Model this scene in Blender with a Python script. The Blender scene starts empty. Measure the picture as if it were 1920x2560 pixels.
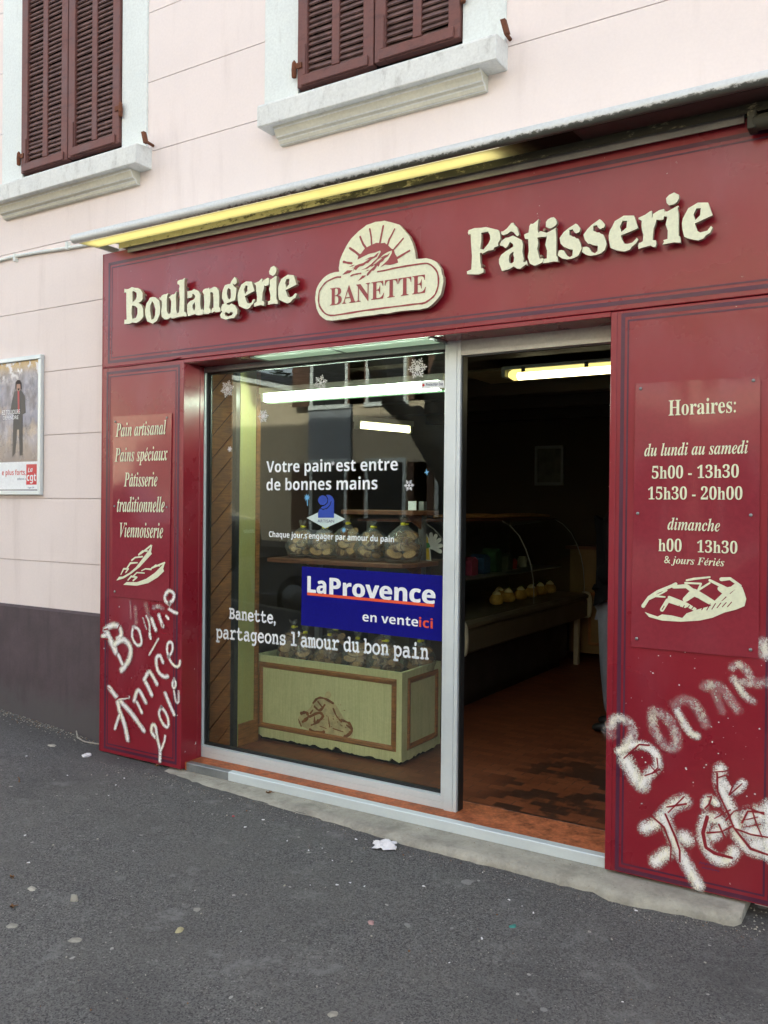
import bpy, bmesh, math, random
from math import radians as R, sin, cos, pi
from mathutils import Vector, Matrix
from mathutils.geometry import delaunay_2d_cdt
random.seed(7)
sc = bpy.context.scene
COL = sc.collection
# ---------------------------------------------------------------- camera
cd = bpy.data.cameras.new('camera'); cam = bpy.data.objects.new('camera', cd); COL.objects.link(cam)
YAW, PIT, ROL = 0.556951, -0.007043, 0.010031
fw = Vector((-sin(YAW)*cos(PIT), cos(YAW)*cos(PIT), sin(PIT)))
r0 = Vector((cos(YAW), sin(YAW), 0)); u0 = r0.cross(fw)
rt = r0*cos(ROL)+u0*sin(ROL); up = -r0*sin(ROL)+u0*cos(ROL)
m4 = Matrix((rt, up, -fw)).transposed().to_4x4(); m4.translation = Vector((0, -3.55, 1.5))
cam.matrix_world = m4
cd.sensor_fit = 'VERTICAL'; cd.sensor_height = 34.6; cd.sensor_width = 25.95; cd.lens = 34.6*2170/2560
cd.clip_start = 0.05; cd.clip_end = 2000
sc.camera = cam
sc.render.resolution_x = 768; sc.render.resolution_y = 1024
# ---------------------------------------------------------------- light
SUN_EL, SUN_AZ = R(27), R(12)          # azimuth measured from +Y towards +X
w = bpy.data.worlds.new('World'); sc.world = w; w.use_nodes = True
nt = w.node_tree; bg = nt.nodes['Background']
sky = nt.nodes.new('ShaderNodeTexSky'); sky.sky_type = 'NISHITA'; sky.sun_disc = False
sky.sun_elevation = SUN_EL; sky.sun_rotation = SUN_AZ; sky.dust_density = 2.5; sky.ozone_density = 1.0
hs = nt.nodes.new('ShaderNodeHueSaturation'); hs.inputs['Saturation'].default_value = 0.42
nt.links.new(sky.outputs[0], hs.inputs['Color']); nt.links.new(hs.outputs[0], bg.inputs[0]); bg.inputs[1].default_value = 0.15
sd = bpy.data.lights.new('sun', 'SUN'); sd.energy = 3.2; sd.angle = R(0.5); sd.color = (1, .93, .82)
so = bpy.data.objects.new('sun', sd); COL.objects.link(so)
sdir = Vector((sin(SUN_AZ)*cos(SUN_EL), cos(SUN_AZ)*cos(SUN_EL), sin(SUN_EL)))
so.rotation_euler = sdir.to_track_quat('Z', 'Y').to_euler(); so.location = (0, 0, 30)
vs = sc.view_settings; vs.view_transform = 'Standard'; vs.look = 'None'; vs.gamma = 1; vs.exposure = 2.14
sc.cycles.use_denoising = True
sc.cycles.max_bounces = 8; sc.cycles.transparent_max_bounces = 24; sc.cycles.caustics_reflective = False; sc.cycles.caustics_refractive = False
sc.cycles.sample_clamp_indirect = 6
# ---------------------------------------------------------------- helpers
def tag(o, label=None, cat=None, group=None, kind=None):
    if label: o['label'] = label
    if cat: o['category'] = cat
    if group: o['group'] = group
    if kind: o['kind'] = kind
    return o
def thing(name, loc, label, cat, group=None):
    o = bpy.data.objects.new(name, None); COL.objects.link(o); o.location = loc; o.empty_display_size = .05
    return tag(o, label, cat, group)
def world_loc(o):
    v = Vector((0, 0, 0))
    while o is not None:
        v += o.location; o = o.parent
    return v
class MB:
    def __init__(s): s.v = []; s.f = []; s.m = []; s.sm = []; s.attr = None
    def add(s, vs_, fs, mi=0, smooth=False):
        b = len(s.v); s.v += [tuple(p) for p in vs_]
        for f in fs: s.f.append([b+i for i in f]); s.m.append(mi); s.sm.append(smooth)
        return b
    def box(s, x0, x1, y0, y1, z0, z1, mi=0):
        s.add([(x0,y0,z0),(x1,y0,z0),(x1,y1,z0),(x0,y1,z0),(x0,y0,z1),(x1,y0,z1),(x1,y1,z1),(x0,y1,z1)],
              [(0,3,2,1),(4,5,6,7),(0,1,5,4),(1,2,6,5),(2,3,7,6),(3,0,4,7)], mi)
    def obox(s, c, ax, ay, az, mi=0):      # oriented box, half axes
        c, ax, ay, az = map(Vector, (c, ax, ay, az)); vs_ = []
        for k in (-1, 1):
            for i, j in ((-1,-1),(1,-1),(1,1),(-1,1)): vs_.append(c+ax*i+ay*j+az*k)
        s.add(vs_, [(0,3,2,1),(4,5,6,7),(0,1,5,4),(1,2,6,5),(2,3,7,6),(3,0,4,7)], mi)
    def sweep(s, prof, x0, x1, mi=0, smooth=False):   # closed profile [(y,z)] swept along x
        n = len(prof); vs_ = [(x0,a,b) for a,b in prof]+[(x1,a,b) for a,b in prof]
        s.add(vs_, [(i,(i+1)%n,n+(i+1)%n,n+i) for i in range(n)], mi, smooth)
        s.add(vs_, [tuple(range(n))[::-1], tuple(range(n,2*n))], mi)
    def sweepy(s, prof, y0, y1, mi=0, smooth=False):   # closed profile [(x,z)] swept along y
        n = len(prof); vs_ = [(a,y0,b) for a,b in prof]+[(a,y1,b) for a,b in prof]
        s.add(vs_, [(i,(i+1)%n,n+(i+1)%n,n+i) for i in range(n)], mi, smooth)
        s.add(vs_, [tuple(range(n))[::-1], tuple(range(n,2*n))], mi)
    def tube(s, pts, rad, n=8, mi=0, caps=True, smooth=True):
        pts = [Vector(p) for p in pts]; rr = rad if isinstance(rad, (list, tuple)) else [rad]*len(pts); rings = []
        for i, p in enumerate(pts):
            t = (pts[min(i+1, len(pts)-1)]-pts[max(i-1, 0)]).normalized()
            a = t.cross(Vector((0,0,1)) if abs(t.z) < .9 else Vector((1,0,0))).normalized(); b = t.cross(a)
            rings.append([p+(a*cos(2*pi*k/n)+b*sin(2*pi*k/n))*rr[i] for k in range(n)])
        vs_ = [q for r_ in rings for q in r_]; fs = []
        for i in range(len(pts)-1):
            for k in range(n): fs.append((i*n+k, i*n+(k+1)%n, (i+1)*n+(k+1)%n, (i+1)*n+k))
        s.add(vs_, fs, mi, smooth)
        if caps: s.add(rings[0]+rings[-1], [tuple(range(n))[::-1], tuple(range(n, 2*n))], mi)
    def lathe(s, c, prof, n=16, mi=0, axis='z', smooth=True, sx=1, sy=1):
        vs_ = []; fs = []
        for r_, h in prof:
            for k in range(n):
                a = 2*pi*k/n; x, y = r_*cos(a)*sx, r_*sin(a)*sy
                p = (x, y, h) if axis == 'z' else ((x, h, y) if axis == 'y' else (h, x, y))
                vs_.append((c[0]+p[0], c[1]+p[1], c[2]+p[2]))
        for i in range(len(prof)-1):
            for k in range(n): fs.append((i*n+k, i*n+(k+1)%n, (i+1)*n+(k+1)%n, (i+1)*n+k))
        fs.append(tuple(range(n))[::-1]); fs.append(tuple(range((len(prof)-1)*n, len(prof)*n)))
        s.add(vs_, fs, mi, smooth)
    def shape(s, adds, subs, y0, y1=None, mi=0, mis=None):   # 2-D union of polygons in the x-z plane, front at y0, back at y1
        pts, faces = [], []
        for pl in adds+subs:
            b = len(pts); pts += [Vector(p) for p in pl]; fc = list(range(b, b+len(pl)))
            ar = sum(pl[i][0]*pl[(i+1)%len(pl)][1]-pl[(i+1)%len(pl)][0]*pl[i][1] for i in range(len(pl)))
            faces.append(fc if ar > 0 else fc[::-1])
        na = len(adds)
        v, e, f, ov, oe, of = delaunay_2d_cdt(pts, [], faces, 0, 1e-6)
        bb = [(min(p[0] for p in pl), max(p[0] for p in pl), min(p[1] for p in pl), max(p[1] for p in pl), pl) for pl in adds+subs]
        def inside(x, z, q):
            if x < q[0] or x > q[1] or z < q[2] or z > q[3]: return False
            pl = q[4]; r = False; j = len(pl)-1
            for i in range(len(pl)):
                if (pl[i][1] > z) != (pl[j][1] > z) and x < (pl[j][0]-pl[i][0])*(z-pl[i][1])/(pl[j][1]-pl[i][1])+pl[i][0]: r = not r
                j = i
            return r
        keep = []
        for t in f:
            cx = sum(v[i].x for i in t)/len(t); cz = sum(v[i].y for i in t)/len(t)
            if any(inside(cx, cz, q) for q in bb[:na]) and not any(inside(cx, cz, q) for q in bb[na:]): keep.append(t)
        s.add([(p.x, y0, p.y) for p in v], keep, mi)
        if y1 is not None:
            cnt = {}
            for t in keep:
                for i in range(len(t)):
                    a, b = t[i], t[(i+1) % len(t)]; cnt[(a, b)] = 1
            ed = [k for k in cnt if (k[1], k[0]) not in cnt]
            s.add([(p.x, y0, p.y) for p in v]+[(p.x, y1, p.y) for p in v],
                  [(b, a, a+len(v), b+len(v)) for a, b in ed], mi if mis is None else mis)
            s.add([(p.x, y1, p.y) for p in v], [t[::-1] for t in keep], mi)
    def build(s, name, mats, parent=None, bevel=0, seg=1, loc=None, smooth=False):
        me = bpy.data.meshes.new(name); off = world_loc(parent) if parent is not None else Vector((0,0,0))
        if loc is not None: off = off+Vector(loc)
        me.from_pydata([tuple(Vector(p)-off) for p in s.v], [], s.f)
        for p, mi, sm in zip(me.polygons, s.m, s.sm): p.material_index = mi; p.use_smooth = sm or smooth
        if not isinstance(mats, (list, tuple)): mats = [mats]
        for m_ in mats: me.materials.append(m_)
        if bevel:
            bm = bmesh.new(); bm.from_mesh(me); bmesh.ops.remove_doubles(bm, verts=bm.verts, dist=1e-6)
            ed = [e for e in bm.edges if len(e.link_faces) == 2 and e.calc_face_angle(0) > .5]
            bmesh.ops.bevel(bm, geom=ed, offset=bevel, segments=seg, affect='EDGES', profile=.6, clamp_overlap=True)
            bm.to_mesh(me); bm.free()
        o = bpy.data.objects.new(name, me); COL.objects.link(o)
        if loc is not None: o.location = loc
        if parent is not None: o.parent = parent
        return o
def copy_tree(o, parent=None):
    c = o.copy(); COL.objects.link(c)
    if parent is not None: c.parent = parent
    for ch in list(o.children): copy_tree(ch, c)
    return c
def stroke(pts, wd, jit=0, n=8, rnd=None):                       # polygons that together make a thick line
    out = []; P = [Vector(p) for p in pts]
    rw = [wd/2*(1+(rnd or random).uniform(-jit, jit)) for _ in P]
    for i in range(len(P)-1):
        d = P[i+1]-P[i]
        if d.length < 1e-6: continue
        nn = Vector((-d.y, d.x)).normalized()
        out.append([P[i]+nn*rw[i], P[i]-nn*rw[i], P[i+1]-nn*rw[i+1], P[i+1]+nn*rw[i+1]])
    for p, r_ in zip(P, rw): out.append([(p.x+r_*cos(2*pi*k/n+.2), p.y+r_*sin(2*pi*k/n+.2)) for k in range(n)])
    return [[(q[0], q[1]) for q in pl] for pl in out]
def U(pl): return [(a*1e-4, b*1e-4) for a, b in pl]
# fonts: Blender's own built-in font; serif, italic and typewriter letters are its mathematical alphabets
def style(t, st):
    base = {'sb': (0x1D400, 0x1D41A, 0x1D7CE), 'si': (0x1D468, 0x1D482, 0x1D7CE), 'nb': (0x1D5D4, 0x1D5EE, 0x1D7EC), 'ty': (0x1D670, 0x1D68A, 0x1D7F6), 'ni': (0x1D63C, 0x1D656, 0x1D7EC)}.get(st)
    acc = {'é': ('e', '´'), 'â': ('a', '^'), 'É': ('E', '´'), 'à': ('a', '`')}; out = ''; marks = []
    for i, ch in enumerate(t):
        if ch in acc: marks.append((i, acc[ch][1])); ch = acc[ch][0]
        if base and 'A' <= ch <= 'Z': out += chr(base[0]+ord(ch)-65)
        elif base and 'a' <= ch <= 'z': out += chr(base[1]+ord(ch)-97)
        elif base and '0' <= ch <= '9': out += chr(base[2]+ord(ch)-48)
        else: out += ch
    return out, marks
def raw_text(t):
    c = bpy.data.curves.new('glyphs', 'FONT'); c.body = t; c.size = 1; c.resolution_u = 4
    o = bpy.data.objects.new('glyphs', c); COL.objects.link(o)
    me = o.to_mesh(); v = [(p.co.x, p.co.y) for p in me.vertices]; f = [list(p.vertices) for p in me.polygons]
    o.to_mesh_clear(); bpy.data.objects.remove(o); bpy.data.curves.remove(c)
    return v, f
def ext(v): return min(p[0] for p in v), max(p[0] for p in v), min(p[1] for p in v), max(p[1] for p in v)
_cap = {}
def text(mb, spec, y, mi=0, wob=0, asc=None):
    t, st, x0, z0, x1, z1, h = spec
    s, marks = style(t, st); v, f = raw_text(s)
    ref = 'H' if t[0].isupper() or t[0].isdigit() else 'd'
    if asc: ref = asc
    if (ref, st) not in _cap: _cap[(ref, st)] = ext(raw_text(style(ref, st)[0])[0])[3]
    cap = _cap[(ref, st)]; a, b, _, _ = ext(v)
    sx = (x1-x0)/(b-a); sy = h/cap; sl = (z1-z0)/(x1-x0)
    def M(p):
        x = x0+(p[0]-a)*sx; return (x, y, z0+sl*(x-x0)+p[1]*sy)
    rr = random.Random(3)
    mb.add([tuple(q+(rr.uniform(-wob, wob) if i != 1 else 0) for i, q in enumerate(M(p))) for p in v], f, mi)
    for i, mk in marks:
        L = ext(raw_text(style(t[:i]+('x' if 0 else ''), st)[0])[0])[1] if i else 0
        e0 = ext(raw_text(style(t[:i+1], st)[0])[0])[1]; pv = ext(raw_text(style('.'+t[:i], st)[0])[0]) if i else None
        cx = (L+e0)/2+(.06 if st == 'si' else 0); top = cap*1.02 if t[i] in 'ÉÀ' else cap*.74; k = cap
        if mk == '´': pl = [(cx-.03*k, top), (cx+.05*k, top), (cx+.22*k, top+.2*k), (cx+.1*k, top+.22*k)]
        elif mk == '`': pl = [(cx+.03*k, top), (cx-.05*k, top), (cx-.2*k, top+.2*k), (cx-.08*k, top+.22*k)]
        else: pl = [(cx-.2*k, top), (cx-.1*k, top), (cx+.03*k, top+.12*k), (cx+.13*k, top), (cx+.23*k, top), (cx+.08*k, top+.2*k), (cx-.01*k, top+.2*k)]
        mb.add([M(p) for p in pl], [tuple(range(len(pl)))], mi)
# ---------------------------------------------------------------- materials
def nd(nt, t, **kw):
    n = nt.nodes.new(t)
    for k, v_ in kw.items():
        if k in n.inputs: n.inputs[k].default_value = v_
        else: setattr(n, k, v_)
    return n
def noise(nt, src, scale, detail=5, rough=.6, stretch=None):
    if stretch:
        mp = nd(nt, 'ShaderNodeMapping'); mp.inputs['Scale'].default_value = stretch; nt.links.new(src, mp.inputs[0]); src = mp.outputs[0]
    n = nd(nt, 'ShaderNodeTexNoise'); n.inputs['Scale'].default_value = scale; n.inputs['Detail'].default_value = detail; n.inputs['Roughness'].default_value = rough
    nt.links.new(src, n.inputs['Vector']); return n.outputs['Fac']
def ramp(nt, src, a, b, va=0., vb=1.):
    r_ = nd(nt, 'ShaderNodeMapRange', interpolation_type='SMOOTHSTEP'); r_.inputs[1].default_value = a; r_.inputs[2].default_value = b; r_.inputs[3].default_value = va; r_.inputs[4].default_value = vb
    nt.links.new(src, r_.inputs[0]); return r_.outputs[0]
def mixc(nt, fac, c1, c2):
    m_ = nd(nt, 'ShaderNodeMix', data_type='RGBA')
    for sock, val in ((m_.inputs[0], fac), (m_.inputs[6], c1), (m_.inputs[7], c2)):
        if isinstance(val, (tuple, list)): sock.default_value = (*val[:3], 1)
        elif isinstance(val, (int, float)): sock.default_value = val
        else: nt.links.new(val, sock)
    return m_.outputs[2]
def math_(nt, op, a, b=None):
    n = nd(nt, 'ShaderNodeMath', operation=op)
    for i, q in enumerate((a, b)):
        if q is None: continue
        if isinstance(q, (int, float)): n.inputs[i].default_value = q
        else: nt.links.new(q, n.inputs[i])
    return n.outputs[0]
def mat(name, col, rough=.6, metal=0, var=.1, vs=5, var2=.06, vs2=70, bump=0, bs=200, coat=0, extra=None, spec=.5, rvar=.1, emit=None, bdist=.002):
    m_ = bpy.data.materials.new(name); m_.use_nodes = True; nt = m_.node_tree; b = nt.nodes['Principled BSDF']
    tc = nd(nt, 'ShaderNodeTexCoord').outputs['Object']
    n1 = noise(nt, tc, vs); n2 = noise(nt, tc, vs2, 3)
    val = math_(nt, 'ADD', ramp(nt, n1, .25, .75, 1-var, 1+var), ramp(nt, n2, .25, .75, -var2, var2))
    h = nd(nt, 'ShaderNodeHueSaturation'); h.inputs['Color'].default_value = (*col, 1); nt.links.new(val, h.inputs['Value'])
    c = h.outputs[0]
    b.inputs['Roughness'].default_value = rough; b.inputs['Metallic'].default_value = metal; b.inputs['Specular IOR Level'].default_value = spec
    if rvar: nt.links.new(ramp(nt, n1, .3, .7, max(.02, rough-rvar), min(1, rough+rvar)), b.inputs['Roughness'])
    if coat: b.inputs['Coat Weight'].default_value = coat; b.inputs['Coat Roughness'].default_value = .06
    if extra:
        c2 = extra(nt, tc, c, b)
        if c2 is not None: c = c2
    nt.links.new(c, b.inputs['Base Color'])
    if bump:
        bn = nd(nt, 'ShaderNodeBump'); bn.inputs['Strength'].default_value = bump; bn.inputs['Distance'].default_value = bdist
        nt.links.new(noise(nt, tc, bs, 4), bn.inputs['Height']); nt.links.new(bn.outputs[0], b.inputs['Normal'])
    if emit: b.inputs['Emission Color'].default_value = (*emit[0], 1); b.inputs['Emission Strength'].default_value = emit[1]
    return m_
def sepxyz(nt, tc):
    s_ = nd(nt, 'ShaderNodeSeparateXYZ'); nt.links.new(tc, s_.inputs[0]); return s_.outputs
def x_wall(nt, tc, c, b):
    st = noise(nt, tc, 3, 5, .6, (2.5, 1, .35)); c = mixc(nt, ramp(nt, st, .5, .8, 0, .30), c, (.52, .43, .39)); pt_ = noise(nt, tc, .8, 5, .6); c = mixc(nt, ramp(nt, pt_, .45, .7, 0, .35), c, (.86, .80, .77))
    sp = noise(nt, tc, 40, 2); c = mixc(nt, ramp(nt, sp, .76, .80, 0, .35), c, (.35, .28, .26))
    return c
def x_trim(nt, tc, c, b):
    st = noise(nt, tc, 4, 6, .65, (4, 1, .8)); return mixc(nt, ramp(nt, st, .58, .82, 0, .35), c, (.3, .3, .27))
def x_sill(nt, tc, c, b):
    st = noise(nt, tc, 7, 8, .75, (2.2, 1, 1)); c = mixc(nt, ramp(nt, st, .49, .78, 0, .62), c, (.24, .24, .21))
    s2 = noise(nt, tc, 24, 6, .7, (1, 1, 2)); return mixc(nt, ramp(nt, s2, .63, .76, 0, .6), c, (.09, .09, .07))
def x_plinth(nt, tc, c, b):
    st = noise(nt, tc, 5, 6, .65, (3, 1, .5)); c = mixc(nt, ramp(nt, st, .45, .75, 0, .5), c, (.055, .045, .05))
    z = sepxyz(nt, tc)[2]; n = noise(nt, tc, 9, 5); zz = math_(nt, 'ADD', z, math_(nt, 'MULTIPLY', n, .35))
    return mixc(nt, ramp(nt, zz, .28, .5, .75, 0), c, (.1, .095, .095))
def x_red(nt, tc, c, b):
    st = noise(nt, tc, 2.2, 4, .5, (1.5, 1, .8)); c = mixc(nt, ramp(nt, st, .48, .78, 0, .26), c, (.33, .11, .15)); fd = noise(nt, tc, .9, 4, .6); c = mixc(nt, ramp(nt, fd, .5, .75, 0, .22), c, (.30, .07, .06))  # pale purple mix: faded streaks plus painted-in haze of reflected sky
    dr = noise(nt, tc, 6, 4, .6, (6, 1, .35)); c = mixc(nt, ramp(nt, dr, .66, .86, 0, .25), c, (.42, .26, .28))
    ch = noise(nt, tc, 55, 3, .6); ch2 = noise(nt, tc, 5, 2)
    f = math_(nt, 'MULTIPLY', ramp(nt, ch, .735, .75), ramp(nt, ch2, .5, .62)); return mixc(nt, f, c, (.62, .5, .45))
def x_mould(nt, tc, c, b):
    n = noise(nt, tc, 9, 8, .75, (1.2, 3, 3)); n = math_(nt, 'ADD', n, ramp(nt, sepxyz(nt, tc)[0], .2, 3.0, -.10, .12)); return mixc(nt, ramp(nt, n, .46, .56, 0, .94), c, (.018, .02, .014))
def x_bar(nt, tc, c, b):
    z = sepxyz(nt, tc)[2]; x = sepxyz(nt, tc)[0]; n = noise(nt, tc, 38, 6, .7, (1, 1, 1.6))
    zz = math_(nt, 'ADD', z, math_(nt, 'MULTIPLY', math_(nt, 'SUBTRACT', n, .5), .05))
    lim = ramp(nt, x, .3, 3.2, -.031, -.008)
    d = math_(nt, 'SUBTRACT', lim, zz); return mixc(nt, ramp(nt, d, -.004, .006, 0, .88), c, (.035, .04, .025))
def x_wood(nt, tc, c, b):
    n = noise(nt, tc, 14, 6, .65, (1, 1, 9)); return mixc(nt, ramp(nt, n, .35, .7, 0, .6), c, (.06, .025, .01))
def x_woodx(nt, tc, c, b):
    n = noise(nt, tc, 14, 6, .65, (1, 6, 9)); return mixc(nt, ramp(nt, n, .35, .7, 0, .7), c, (.05, .02, .01))
def x_shutter(nt, tc, c, b):
    n = noise(nt, tc, 12, 6, .7, (1, 1, 3)); c = mixc(nt, ramp(nt, n, .5, .74, 0, .6), c, (.07, .035, .035))
    n2 = noise(nt, tc, 70, 3, .6, (.3, 1, 2)); return mixc(nt, ramp(nt, n2, .7, .8, 0, .5), c, (.22, .15, .12))
def x_asphalt(nt, tc, c, b):
    v = nd(nt, 'ShaderNodeTexVoronoi'); v.inputs['Scale'].default_value = 210; nt.links.new(tc, v.inputs['Vector'])
    sx = sepxyz(nt, v.outputs['Color']); big0 = noise(nt, tc, 3, 4, .6)
    c = mixc(nt, ramp(nt, sx[0], .1, .95, 0, .75), c, (.185, .182, .175)); c = mixc(nt, ramp(nt, sx[1], .5, .95, 0, .9), c, (.028, .027, .029)); m5 = noise(nt, tc, 75, 4, .75); c = mixc(nt, ramp(nt, m5, .5, .68, 0, .6), c, (.05, .049, .05)); c = mixc(nt, ramp(nt, m5, .5, .34, 0, .4), c, (.2, .196, .19))
    f = math_(nt, 'MULTIPLY', ramp(nt, sx[2], .975, .99), ramp(nt, big0, .4, .6, .15, .8)); c = mixc(nt, f, c, (.34, .33, .31))
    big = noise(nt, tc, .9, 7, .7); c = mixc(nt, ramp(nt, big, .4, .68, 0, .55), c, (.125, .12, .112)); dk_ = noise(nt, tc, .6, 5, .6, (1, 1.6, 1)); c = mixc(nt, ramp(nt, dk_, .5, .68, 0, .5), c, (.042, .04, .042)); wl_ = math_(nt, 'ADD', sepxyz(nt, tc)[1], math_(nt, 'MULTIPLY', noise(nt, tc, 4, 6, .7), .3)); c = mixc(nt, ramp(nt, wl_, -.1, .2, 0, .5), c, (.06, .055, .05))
    pat = noise(nt, tc, 7, 8, .75); c = mixc(nt, ramp(nt, pat, .53, .74, 0, .75), c, (.22, .22, .215))
    fl = noise(nt, tc, 38, 4, .7); fm = noise(nt, tc, 2.3, 2); c = mixc(nt, math_(nt, 'MULTIPLY', ramp(nt, fl, .68, .74, 0, .55), ramp(nt, fm, .45, .6)), c, (.3, .3, .29))
    # trodden gum
    wv = nd(nt, 'ShaderNodeTexNoise'); wv.inputs['Scale'].default_value = 22; nt.links.new(tc, wv.inputs['Vector'])
    vm = nd(nt, 'ShaderNodeVectorMath', operation='MULTIPLY_ADD'); vm.inputs[1].default_value = (.035, .035, 0); nt.links.new(wv.outputs['Color'], vm.inputs[0]); nt.links.new(tc, vm.inputs[2])
    for scl, lim, cc in ((4.5, .12, (.27, .27, .26)), (8.5, .14, (.2, .2, .19)), (3.1, .07, (.36, .35, .31)), (15, .13, (.42, .41, .38))):
        g = nd(nt, 'ShaderNodeTexVoronoi'); g.inputs['Scale'].default_value = scl; nt.links.new(vm.outputs[0], g.inputs['Vector'])
        gx = sepxyz(nt, g.outputs['Color']); thr = math_(nt, 'MULTIPLY', gx[0], lim); d = math_(nt, 'SUBTRACT', thr, g.outputs['Distance'])
        on = math_(nt, 'MULTIPLY', ramp(nt, d, 0, .012), ramp(nt, gx[1], .45, .55)); c = mixc(nt, math_(nt, 'MULTIPLY', on, .75), c, cc)
    return c
def x_stone(nt, tc, c, b):
    n = noise(nt, tc, 8, 8, .7); c = mixc(nt, ramp(nt, n, .4, .7, 0, .6), c, (.17, .16, .13)); n2 = noise(nt, tc, 90, 3); return mixc(nt, ramp(nt, n2, .6, .8, 0, .6), c, (.1, .095, .08))
def x_tile(nt, tc, c, b):
    mp = nd(nt, 'ShaderNodeMapping'); mp.inputs['Scale'].default_value = (7, 17, 1); nt.links.new(tc, mp.inputs[0])
    br = nd(nt, 'ShaderNodeTexBrick'); br.inputs['Scale'].default_value = 1; br.inputs['Mortar Size'].default_value = .018; br.offset = .5; br.inputs['Brick Width'].default_value = 1; br.inputs['Row Height'].default_value = 1
    br.inputs['Color1'].default_value = (.25, .08, .034, 1); br.inputs['Color2'].default_value = (.15, .042, .018, 1); br.inputs['Mortar'].default_value = (.06, .035, .025, 1)
    b2 = nd(nt, 'ShaderNodeTexBrick'); b2.offset = .5; b2.inputs['Scale'].default_value = 1; b2.inputs['Brick Width'].default_value = 1; b2.inputs['Row Height'].default_value = 1; b2.inputs['Mortar Size'].default_value = .03; b2.inputs['Color1'].default_value = (0, 0, 0, 1); b2.inputs['Color2'].default_value = (1, 1, 1, 1); b2.inputs['Mortar'].default_value = (.2, .2, .2, 1); nt.links.new(mp.outputs[0], b2.inputs['Vector'])
    nt.links.new(mp.outputs[0], br.inputs['Vector']); n = noise(nt, tc, 10, 7, .7); c = mixc(nt, ramp(nt, n, .35, .75, 0, .6), br.outputs['Color'], (.13, .035, .012))
    # worn walking line
    xs = sepxyz(nt, tc); n3 = noise(nt, tc, 3, 5, .65); dx = math_(nt, 'ABSOLUTE', math_(nt, 'ADD', xs[0], math_(nt, 'ADD', 1.72, math_(nt, 'MULTIPLY', n3, -.35))))
    brk = ramp(nt, math_(nt, 'ADD', n3, math_(nt, 'MULTIPLY', math_(nt, 'SUBTRACT', sepxyz(nt, b2.outputs['Color'])[0], .5), .34)), .42, .5)
    wet = math_(nt, 'MULTIPLY', ramp(nt, dx, .2, .42, 1, 0), ramp(nt, xs[1], 1.9, 1.0)); wf = math_(nt, 'MULTIPLY', wet, brk)
    c = mixc(nt, math_(nt, 'MULTIPLY', wf, .85), c, (.035, .02, .014))
    nt.links.new(math_(nt, 'SUBTRACT', .5, math_(nt, 'MULTIPLY', wet, .1)), b.inputs['Roughness'])
    return c
def x_chest(nt, tc, c, b):
    n = noise(nt, tc, 30, 4, .6, (6, 1, .2)); return mixc(nt, ramp(nt, n, .4, .7, 0, .35), c, (.33, .36, .16))
M = {}
M['wall'] = mat('pink render', (.85, .765, .725), .9, var=.035, vs=1.5, var2=.02, bump=.25, bs=120, extra=x_wall)
M['joint'] = mat('render joint', (.66, .56, .54), .9, var=.1)
M['plinth'] = mat('plinth paint', (.092, .068, .075), .8, var=.25, bump=.5, bs=60, extra=x_plinth)
M['trim'] = mat('white window paint', (.76, .82, .79), .8, var=.03, bump=.3, bs=90, extra=x_trim)
M['sill'] = mat('stained sill paint', (.74, .77, .74), .85, var=.05, bump=.4, bs=80, extra=x_sill)
M['sillu'] = mat('sill moulding paint', (.62, .62, .52), .85, var=.06, bump=.3, bs=80)
M['shutter'] = mat('brown shutter paint', (.165, .066, .055), .65, var=.15, vs=9, bump=.3, bs=90, extra=x_shutter)
M['slat'] = mat('weathered slat paint', (.165, .10, .092), .75, var=.3, vs=16, bump=.3, bs=90, extra=x_shutter)
M['rust'] = mat('rust', (.16, .055, .025), .9, var=.3, vs=40, bump=.6, bs=200)
M['dark'] = mat('dark void', (.012, .01, .01), .9, var=.2)
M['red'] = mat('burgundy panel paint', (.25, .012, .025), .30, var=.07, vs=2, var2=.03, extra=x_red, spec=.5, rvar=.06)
M['stripe'] = mat('purple line paint', (.080, .017, .045), .4, var=.12)
M['cream'] = mat('cream letter paint', (.79, .83, .61), .4, var=.03, rvar=.04)
M['edge'] = mat('letter edge', (.40, .36, .27), .6, var=.1)
M['logored'] = mat('logo red', (.30, .045, .045), .45, var=.08)
M['bar'] = mat('awning aluminium', (.64, .68, .67), .4, .15, var=.05, extra=x_bar)
M['mould'] = mat('mouldy cream profile', (.45, .43, .27), .7, var=.15, extra=x_mould)
M['grey'] = mat('grey profile', (.30, .30, .28), .55, var=.2)
M['brownpvc'] = mat('brown underside', (.055, .03, .024), .7, var=.15)
M['alu'] = mat('anodised aluminium', (.70, .78, .79), .42, .25, var=.03, vs=3, var2=.015, rvar=.08)
M['aluw'] = mat('white aluminium', (.60, .63, .60), .4, .15, var=.05, rvar=.05)
M['alud'] = mat('dull aluminium', (.30, .32, .32), .45, .6, var=.15)
M['gasket'] = mat('black gasket', (.012, .014, .014), .5)
M['tile'] = mat('terracotta tile', (.3, .08, .02), .5, extra=x_tile, bump=.3, bs=40, rvar=0)
M['stone'] = mat('worn stone', (.40, .385, .32), .85, var=.15, bump=.7, bs=60, extra=x_stone, bdist=.004)
M['asphalt'] = mat('asphalt', (.108, .106, .103), .85, var=.2, vs=1.3, var2=.12, vs2=300, bump=.7, bs=260, extra=x_asphalt, bdist=.003)
M['green'] = mat('olive green paint', (.36, .33, .115), .7, var=.08, extra=x_chest)
M['chest'] = mat('pale green laminate', (.62, .60, .33), .55, var=.05, extra=x_chest)
M['wood'] = mat('varnished moulding', (.34, .135, .038), .4, var=.2, vs=12, extra=x_wood)
M['woodx'] = mat('shelf board', (.19, .075, .035), .5, var=.2, vs=12, extra=x_woodx)
M['plank'] = mat('brown plank', (.24, .105, .03), .5, var=.25, vs=14, extra=x_wood)
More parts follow.
